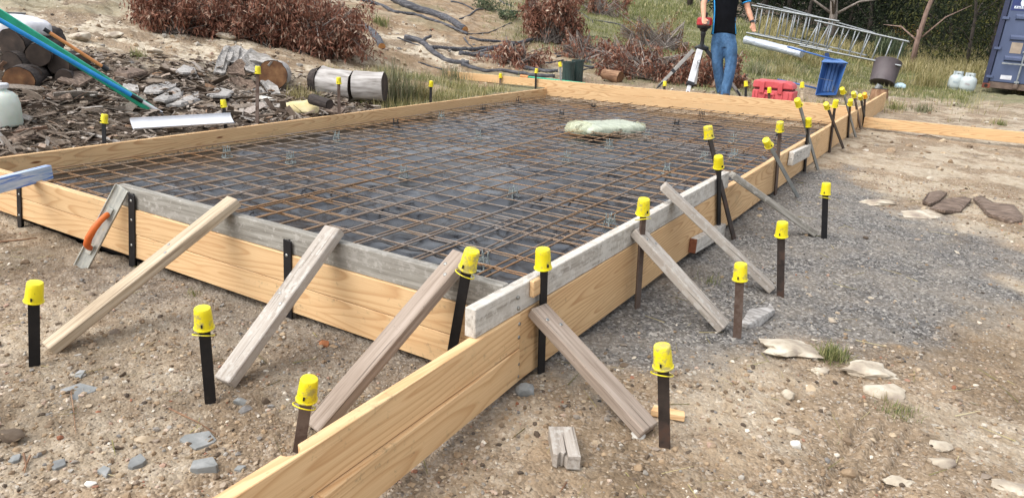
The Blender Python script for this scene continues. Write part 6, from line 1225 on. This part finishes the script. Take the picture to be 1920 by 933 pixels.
# ------------------------------------------------------------------ laser level on its tripod
MAT['tri_white'] = plain('tripod_white', '#cfcfd0', .4, .2); MAT['tri_alu'] = plain('tripod_grey', '#9a968f', .4, .4); MAT['tri_black'] = MAT['chair_black']; MAT['laser_red'] = plain('laser_red', '#b3262c', .4)
yt = 12.1; H0 = np.array(PY(1317, 90, yt)); dt = depth(H0); kt = dt/FPX; root = thing('laser_level', 'red laser level on a silver and black tripod under the hand of the person', 'laser level', D(1316, 180, dt))
P_ = lambda px, py, dz=0.: V(D(px, py, dt+dz))
def leg(p0, p1, p2, w1, w2, m1, m2, name='leg'):
    m = MB(); m.beam(p0, p1, w1, w1*.45, V(RC[:, 2])); o = m.build(name, MAT[m1], root, bevel=.004); m = MB(); m.beam(p1.lerp(p0, .25), p2, w2, w2*.6, V(RC[:, 2])); m.build('lower_leg', MAT[m2], o, bevel=.003)
    m = MB(); u = (p2-p1).normalized(); m.tube([p2-u*.08, p2, p2+u*.07], [.024, .022, .006], 8); m.build('foot', MAT['tri_black'], o); m = MB(); m.box((0, 0, 0), (.06, w1*1.25, w1*.8), frame(p1, p1-p0, V(RC[:, 2]))); m.build('clamp', MAT['tri_black'], o, bevel=.004)
leg(P_(1300, 94, -.02), P_(1262, 134, -.02), P_(1236, 161, -.05), .062, .05, 'tri_alu', 'tri_alu')
leg(P_(1312, 94, -.1), P_(1294, 158, -.32), P_(1287, 180, -.38), .10, .06, 'tri_white', 'tri_white')
leg(P_(1323, 92, .02), P_(1358, 138, .1), P_(1386, 177, .12), .06, .05, 'tri_black', 'tri_alu')
m = MB(); m.beam(P_(1311, 100, .02), P_(1303, 158, .05), .05, .03, V(RC[:, 2])); m.build('inner_rail', MAT['tri_alu'], root)
m = MB(); c = P_(1307, 122, -.2); 
for q in (((1309, 116), (1305, 129)), ((1313, 116), (1309, 129))): m.beam(P_(*q[0], -.235), P_(*q[1], -.28), .005, .008, V(RC[:, 2]))
m.torus(.026, .004, Matrix.Translation(P_(1311, 116, -.235)) @ frame((0, 0, 0), RC[:, 0], RC[:, 2]), 14, 5); m.build('slot_trim', MAT['tri_black'], root)
F = Matrix.Translation(P_(1315, 94, 0)); m = MB(); m.lathe([(.10, 0), (.115, .02), (.115, .05), (.07, .07), (.035, .09), (.03, .2), (.045, .24), (.04, .29), (.055, .3), (.07, .33), (.001, .33)], 20, F); m.build('tripod_head', MAT['tri_black'], root, auto=.6)
z0 = .33; m = MB(); m.lathe([(.05, z0), (.10, z0+.015), (.115, z0+.04), (.115, z0+.06), (.001, z0+.06)], 22, F); m.build('laser_base', MAT['tri_black'], root, auto=.6)
m = MB(); m.lathe([(.115, z0+.062), (.125, z0+.075), (.12, z0+.16), (.10, z0+.185), (.06, z0+.19), (.001, z0+.19)], 8, F @ Matrix.Rotation(.39, 4, 'Z')); m.build('laser_housing', MAT['laser_red'], root, bevel=.006)
m = MB(); m.lathe([(.04, z0+.19), (.045, z0+.25), (.02, z0+.27), (.001, z0+.27)], 16, F); m.build('rotor_head', MAT['tri_black'], root, auto=.6)
m = MB(); f_ = V(RC[:, 2]); f_.z = 0; f_.normalize(); M = frame(F.translation+f_*.122+Vector((0, 0, z0+.11)), V(RC[:, 0])*1, (0, 0, 1)); m.box((0, 0, 0), (.10, .012, .07), M); m.build('control_panel', MAT['grey_sheet'], root)

# ------------------------------------------------------------------ person
MAT['skin'] = simple('skin', [(.3, '#b98468'), (.7, '#cb9a7e')], 9, 4, .55); MAT['shirt'] = simple('black_polo', [(.3, '#050609'), (.7, '#0c0e13')], 6, 4, .95, spec=.15, bump=.3, bscale=9, bdist=.02); MAT['shirt_blue'] = plain('blue_piping', '#2590cf', .8)
MAT['jeans'] = simple('worn_denim', [(.3, '#29445f'), (.5, '#3a5e82'), (.7, '#587ba0')], 3.5, 6, .9, st=(1.6, 1.6, .8), bump=.9, bscale=9, bdist=.06); MAT['boot'] = plain('brown_boot', '#3c2d22', .7); MAT['hair'] = plain('brown_hair', '#3a281c', .8); MAT['watch'] = MAT['chair_black']
yp = 12.35; B0 = np.array(PY(1357, 70, yp)); dpn = depth(B0); kp = dpn/FPX; S_ = lambda px, py, dz=0.: V(D(px, py, dpn+dz)); R3 = Matrix([[float(v) for v in r] for r in RC])
root = thing('person', 'person in a black polo shirt with blue piping and jeans, reaching for the laser level', 'person', D(1360, 186, dpn))
def blob(parts, name, mat, parent, voxel=.012, smooth=6):
    """rings joined and remeshed to one skin; parts = list of [(centre, rx, ry)] chains with optional up axis"""
    m = MB()
    for ch in parts:
        n = 18; v = []; f = []
        for i, (c, rx, ry) in enumerate(ch):
            t = (ch[min(i+1, len(ch)-1)][0]-ch[max(i-1, 0)][0]).normalized(); x = V(RC[:, 0]); x = (x-t*x.dot(t)).normalized(); y = t.cross(x)
            v += [c+x*rx*math.cos(2*math.pi*j/n)+y*ry*math.sin(2*math.pi*j/n) for j in range(n)]
        k = len(ch); f = [(i*n+j, i*n+(j+1) % n, (i+1)*n+(j+1) % n, (i+1)*n+j) for i in range(k-1) for j in range(n)]+[tuple(range(n-1, -1, -1)), tuple((k-1)*n+j for j in range(n))]; m.add(v, f)
    o = m.build(name, mat, parent, smooth=True); r = o.modifiers.new('Remesh', 'REMESH'); r.mode = 'VOXEL'; r.voxel_size = voxel; r.use_smooth_shade = True; s = o.modifiers.new('Smooth', 'SMOOTH'); s.factor = .5; s.iterations = smooth; return o
hp = lambda a, px, py, dz: S_(px, py, dz)
# body: arms with hands, neck, head, torso core, legs under the clothes
sh_l, sh_r = S_(1331, -32, .0), S_(1392, -30, .02)               # shoulders, in picture order
el_l, wr_l = S_(1319, 8, -.14), S_(1319.5, 34, -.40)
el_r, wr_r = S_(1402, 16, .04), S_(1412, 46, -.06)
nk = S_(1361, -44, .0); hd = S_(1361, -66, -.03)
arm = lambda s, e, w: [(s, .06, .06), (s.lerp(e, .5), .056, .056), (e, .045, .046), (e.lerp(w, .3), .046, .045), (e.lerp(w, .7), .037, .034), (w, .03, .024)]
def hand(w, tip, curl, side, thumb):
    ax = (tip-w).normalized(); xx = V(RC[:, 0]); xx = (xx-ax*xx.dot(ax)).normalized(); nn = ax.cross(xx); P = []
    pal = w+ax*.085; P.append([(w-ax*.01, .029, .022), (w+ax*.03, .04, .017), (w+ax*.07, .043, .016), (pal, .04, .014)])
    for i, l in enumerate((.062, .075, .07, .055)):
        o = pal+xx*((i-1.5)*.0205*side)-ax*.006; b = o+ax*l*.5+nn*curl*l*.15; e = b+ax*l*.38+nn*curl*l*.5; P.append([(o, .0095, .0095), (b, .0085, .0085), (e, .0075, .0075)])
    o = w+ax*.025+xx*thumb*.03; b = o+ax*.03+xx*thumb*.025+nn*curl*.012; e = b+ax*.03+nn*curl*.018; P.append([(o, .014, .013), (b, .011, .011), (e, .009, .009)]); return P
body = [arm(sh_l, el_l, wr_l), arm(sh_r, el_r, wr_r)]+hand(wr_l, S_(1322, 53, -.46), 1, 1, 1)+hand(wr_r, S_(1414, 72, -.08), 1, 1, -1)
body += [[(S_(1361, -30, 0), .075, .07), (nk, .06, .062), (S_(1361, -54, -.015), .057, .06)], [(S_(1361, -50, -.05), .045, .05), (S_(1361, -55, -.04), .06, .075), (S_(1361, -63, -.03), .073, .095), (S_(1361, -70, -.02), .074, .098), (S_(1361, -76, -.02), .058, .08), (S_(1361, -79, -.02), .02, .03)], [(S_(1361, -62, -.115), .012, .01), (S_(1361, -58.5, -.145), .017, .016), (S_(1361, -57.5, -.12), .014, .01)],
    [(S_(1352.6, -64, -.02), .008, .016), (S_(1352.6, -58, -.02), .008, .013)], [(S_(1369.4, -64, -.02), .008, .016), (S_(1369.4, -58, -.02), .008, .013)],
    [(S_(1361, -34, 0), .15, .09), (S_(1360, 0, 0), .15, .1), (S_(1357, 60, 0), .14, .1), (S_(1357, 80, 0), .14, .1)], [(S_(1348, 76, .02), .07, .08), (S_(1347, 118, .03), .05, .055), (S_(1352, 172, .14), .035, .04)], [(S_(1366, 76, 0), .07, .08), (S_(1370, 118, -.06), .05, .055), (S_(1361, 176, -.06), .035, .04)]]
blob(body, 'body', MAT['skin'], root, .0065, 3)
m = MB(); 
for px in (1357.6, 1364.4): m.lathe([(.001, .011), (.006, .009), (.009, .004), (.01, 0)], 10, Matrix.Translation(S_(px, -65, -.128)) @ frame((0, 0, 0), RC[:, 0], (0, 0, 1)) @ Matrix.Rotation(math.pi/2, 4, 'X'), cap=False)
m.build('eyes', MAT['slot'], root); m = MB(); m.tube([S_(1358.3, -54, -.118), S_(1361, -53.7, -.125), S_(1363.7, -54, -.118)], .004, 6); m.build('mouth', plain('lips', '#9a5f54', .6), root)
blob([[(S_(1361, -66, .03), .076, .085), (S_(1361, -72, .0), .08, .104), (S_(1361, -79, -.01), .066, .088), (S_(1361, -82, -.01), .025, .04)]], 'hair', MAT['hair'], root, .012, 3)
shirt = [[(S_(1361, -41, 0), .07, .065), (S_(1361, -37, 0), .15, .09), (S_(1361, -30, 0), .225, .115), (S_(1361, -12, .0), .222, .13), (S_(1360, 15, 0), .2, .13), (S_(1358.5, 38, .0), .19, .125), (S_(1357.5, 56, 0), .2, .128), (S_(1356.5, 66.5, 0), .212, .132)],
    [(S_(1338, -31, 0), .085, .08), (sh_l, .083, .08), (sh_l.lerp(el_l, .45), .077, .075), (sh_l.lerp(el_l, .78), .073, .07)], [(S_(1385, -30, .01), .085, .08), (sh_r, .083, .08), (sh_r.lerp(el_r, .45), .077, .075), (sh_r.lerp(el_r, .76), .073, .07)]]
blob(shirt, 'polo_shirt', MAT['shirt'], root, .012, 6)
for s, e, t in ((sh_l, el_l, .77), (sh_r, el_r, .75)):
    a = s.lerp(e, t-.02); b = s.lerp(e, t+.035); blob([[(a, .078, .075), (b, .0775, .0745)]], 'sleeve_cuff', MAT['shirt_blue'], root, .01, 2)
for pts in ([(1338, -8), (1338.8, 18), (1337.6, 42), (1335.2, 64)], [(1382.6, -8), (1380.2, 18), (1378.8, 42), (1380.6, 64)]):
    m = MB(); sx = -1 if pts[0][0] < 1360 else 1; m.tube([S_(x-sx*1.2, y, -.055) for x, y in pts], [.011, .011, .011, .016], 10); m.build('side_panel', MAT['shirt_blue'], root, smooth=True)
jeans = [[(S_(1357, 64, .0), .19, .12), (S_(1357, 74, 0), .205, .128), (S_(1357, 84, .0), .205, .125), (S_(1357, 92, 0), .16, .1)],
    [(S_(1346, 80, .02), .112, .11), (S_(1345, 96, .02), .108, .105), (S_(1345, 118, .03), .092, .09), (S_(1348, 145, .1), .08, .08), (S_(1352, 174, .15), .068, .068)],
    [(S_(1368, 80, 0), .115, .11), (S_(1370, 96, -.03), .11, .105), (S_(1371, 118, -.07), .095, .09), (S_(1366, 145, -.06), .088, .082), (S_(1360, 172, -.05), .078, .075), (S_(1359.5, 180, -.05), .08, .077)]]
blob(jeans, 'jeans', MAT['jeans'], root, .012, 5)
for c in (S_(1354, 183, .10), S_(1360, 187, -.08)):
    fv = V(RC[:, 2]); fv.z = 0; fv.normalize(); zz = Vector((0, 0, 1)); blob([[(c+zz*.1, .05, .055), (c+zz*.04, .052, .06), (c-zz*.02, .045, .06)], [(c-fv*.04, .045, .045), (c+fv*.08-zz*.005, .05, .04), (c+fv*.17-zz*.012, .045, .03), (c+fv*.2-zz*.014, .02, .016)]], 'boot', MAT['boot'], root, .012, 4)
wa = wr_r.lerp(el_r, .1); wb = wr_r.lerp(el_r, .2); m = MB(); m.tube([wa, wb], [.038, .04], 14); M = frame((wa+wb)/2+V(RC[:, 2])*.036+Vector((0, 0, 0)), wb-wa, RC[:, 2]); m.box((0, 0, 0), (.04, .045, .012), M); m.build('wristwatch', MAT['watch'], root, auto=.6)
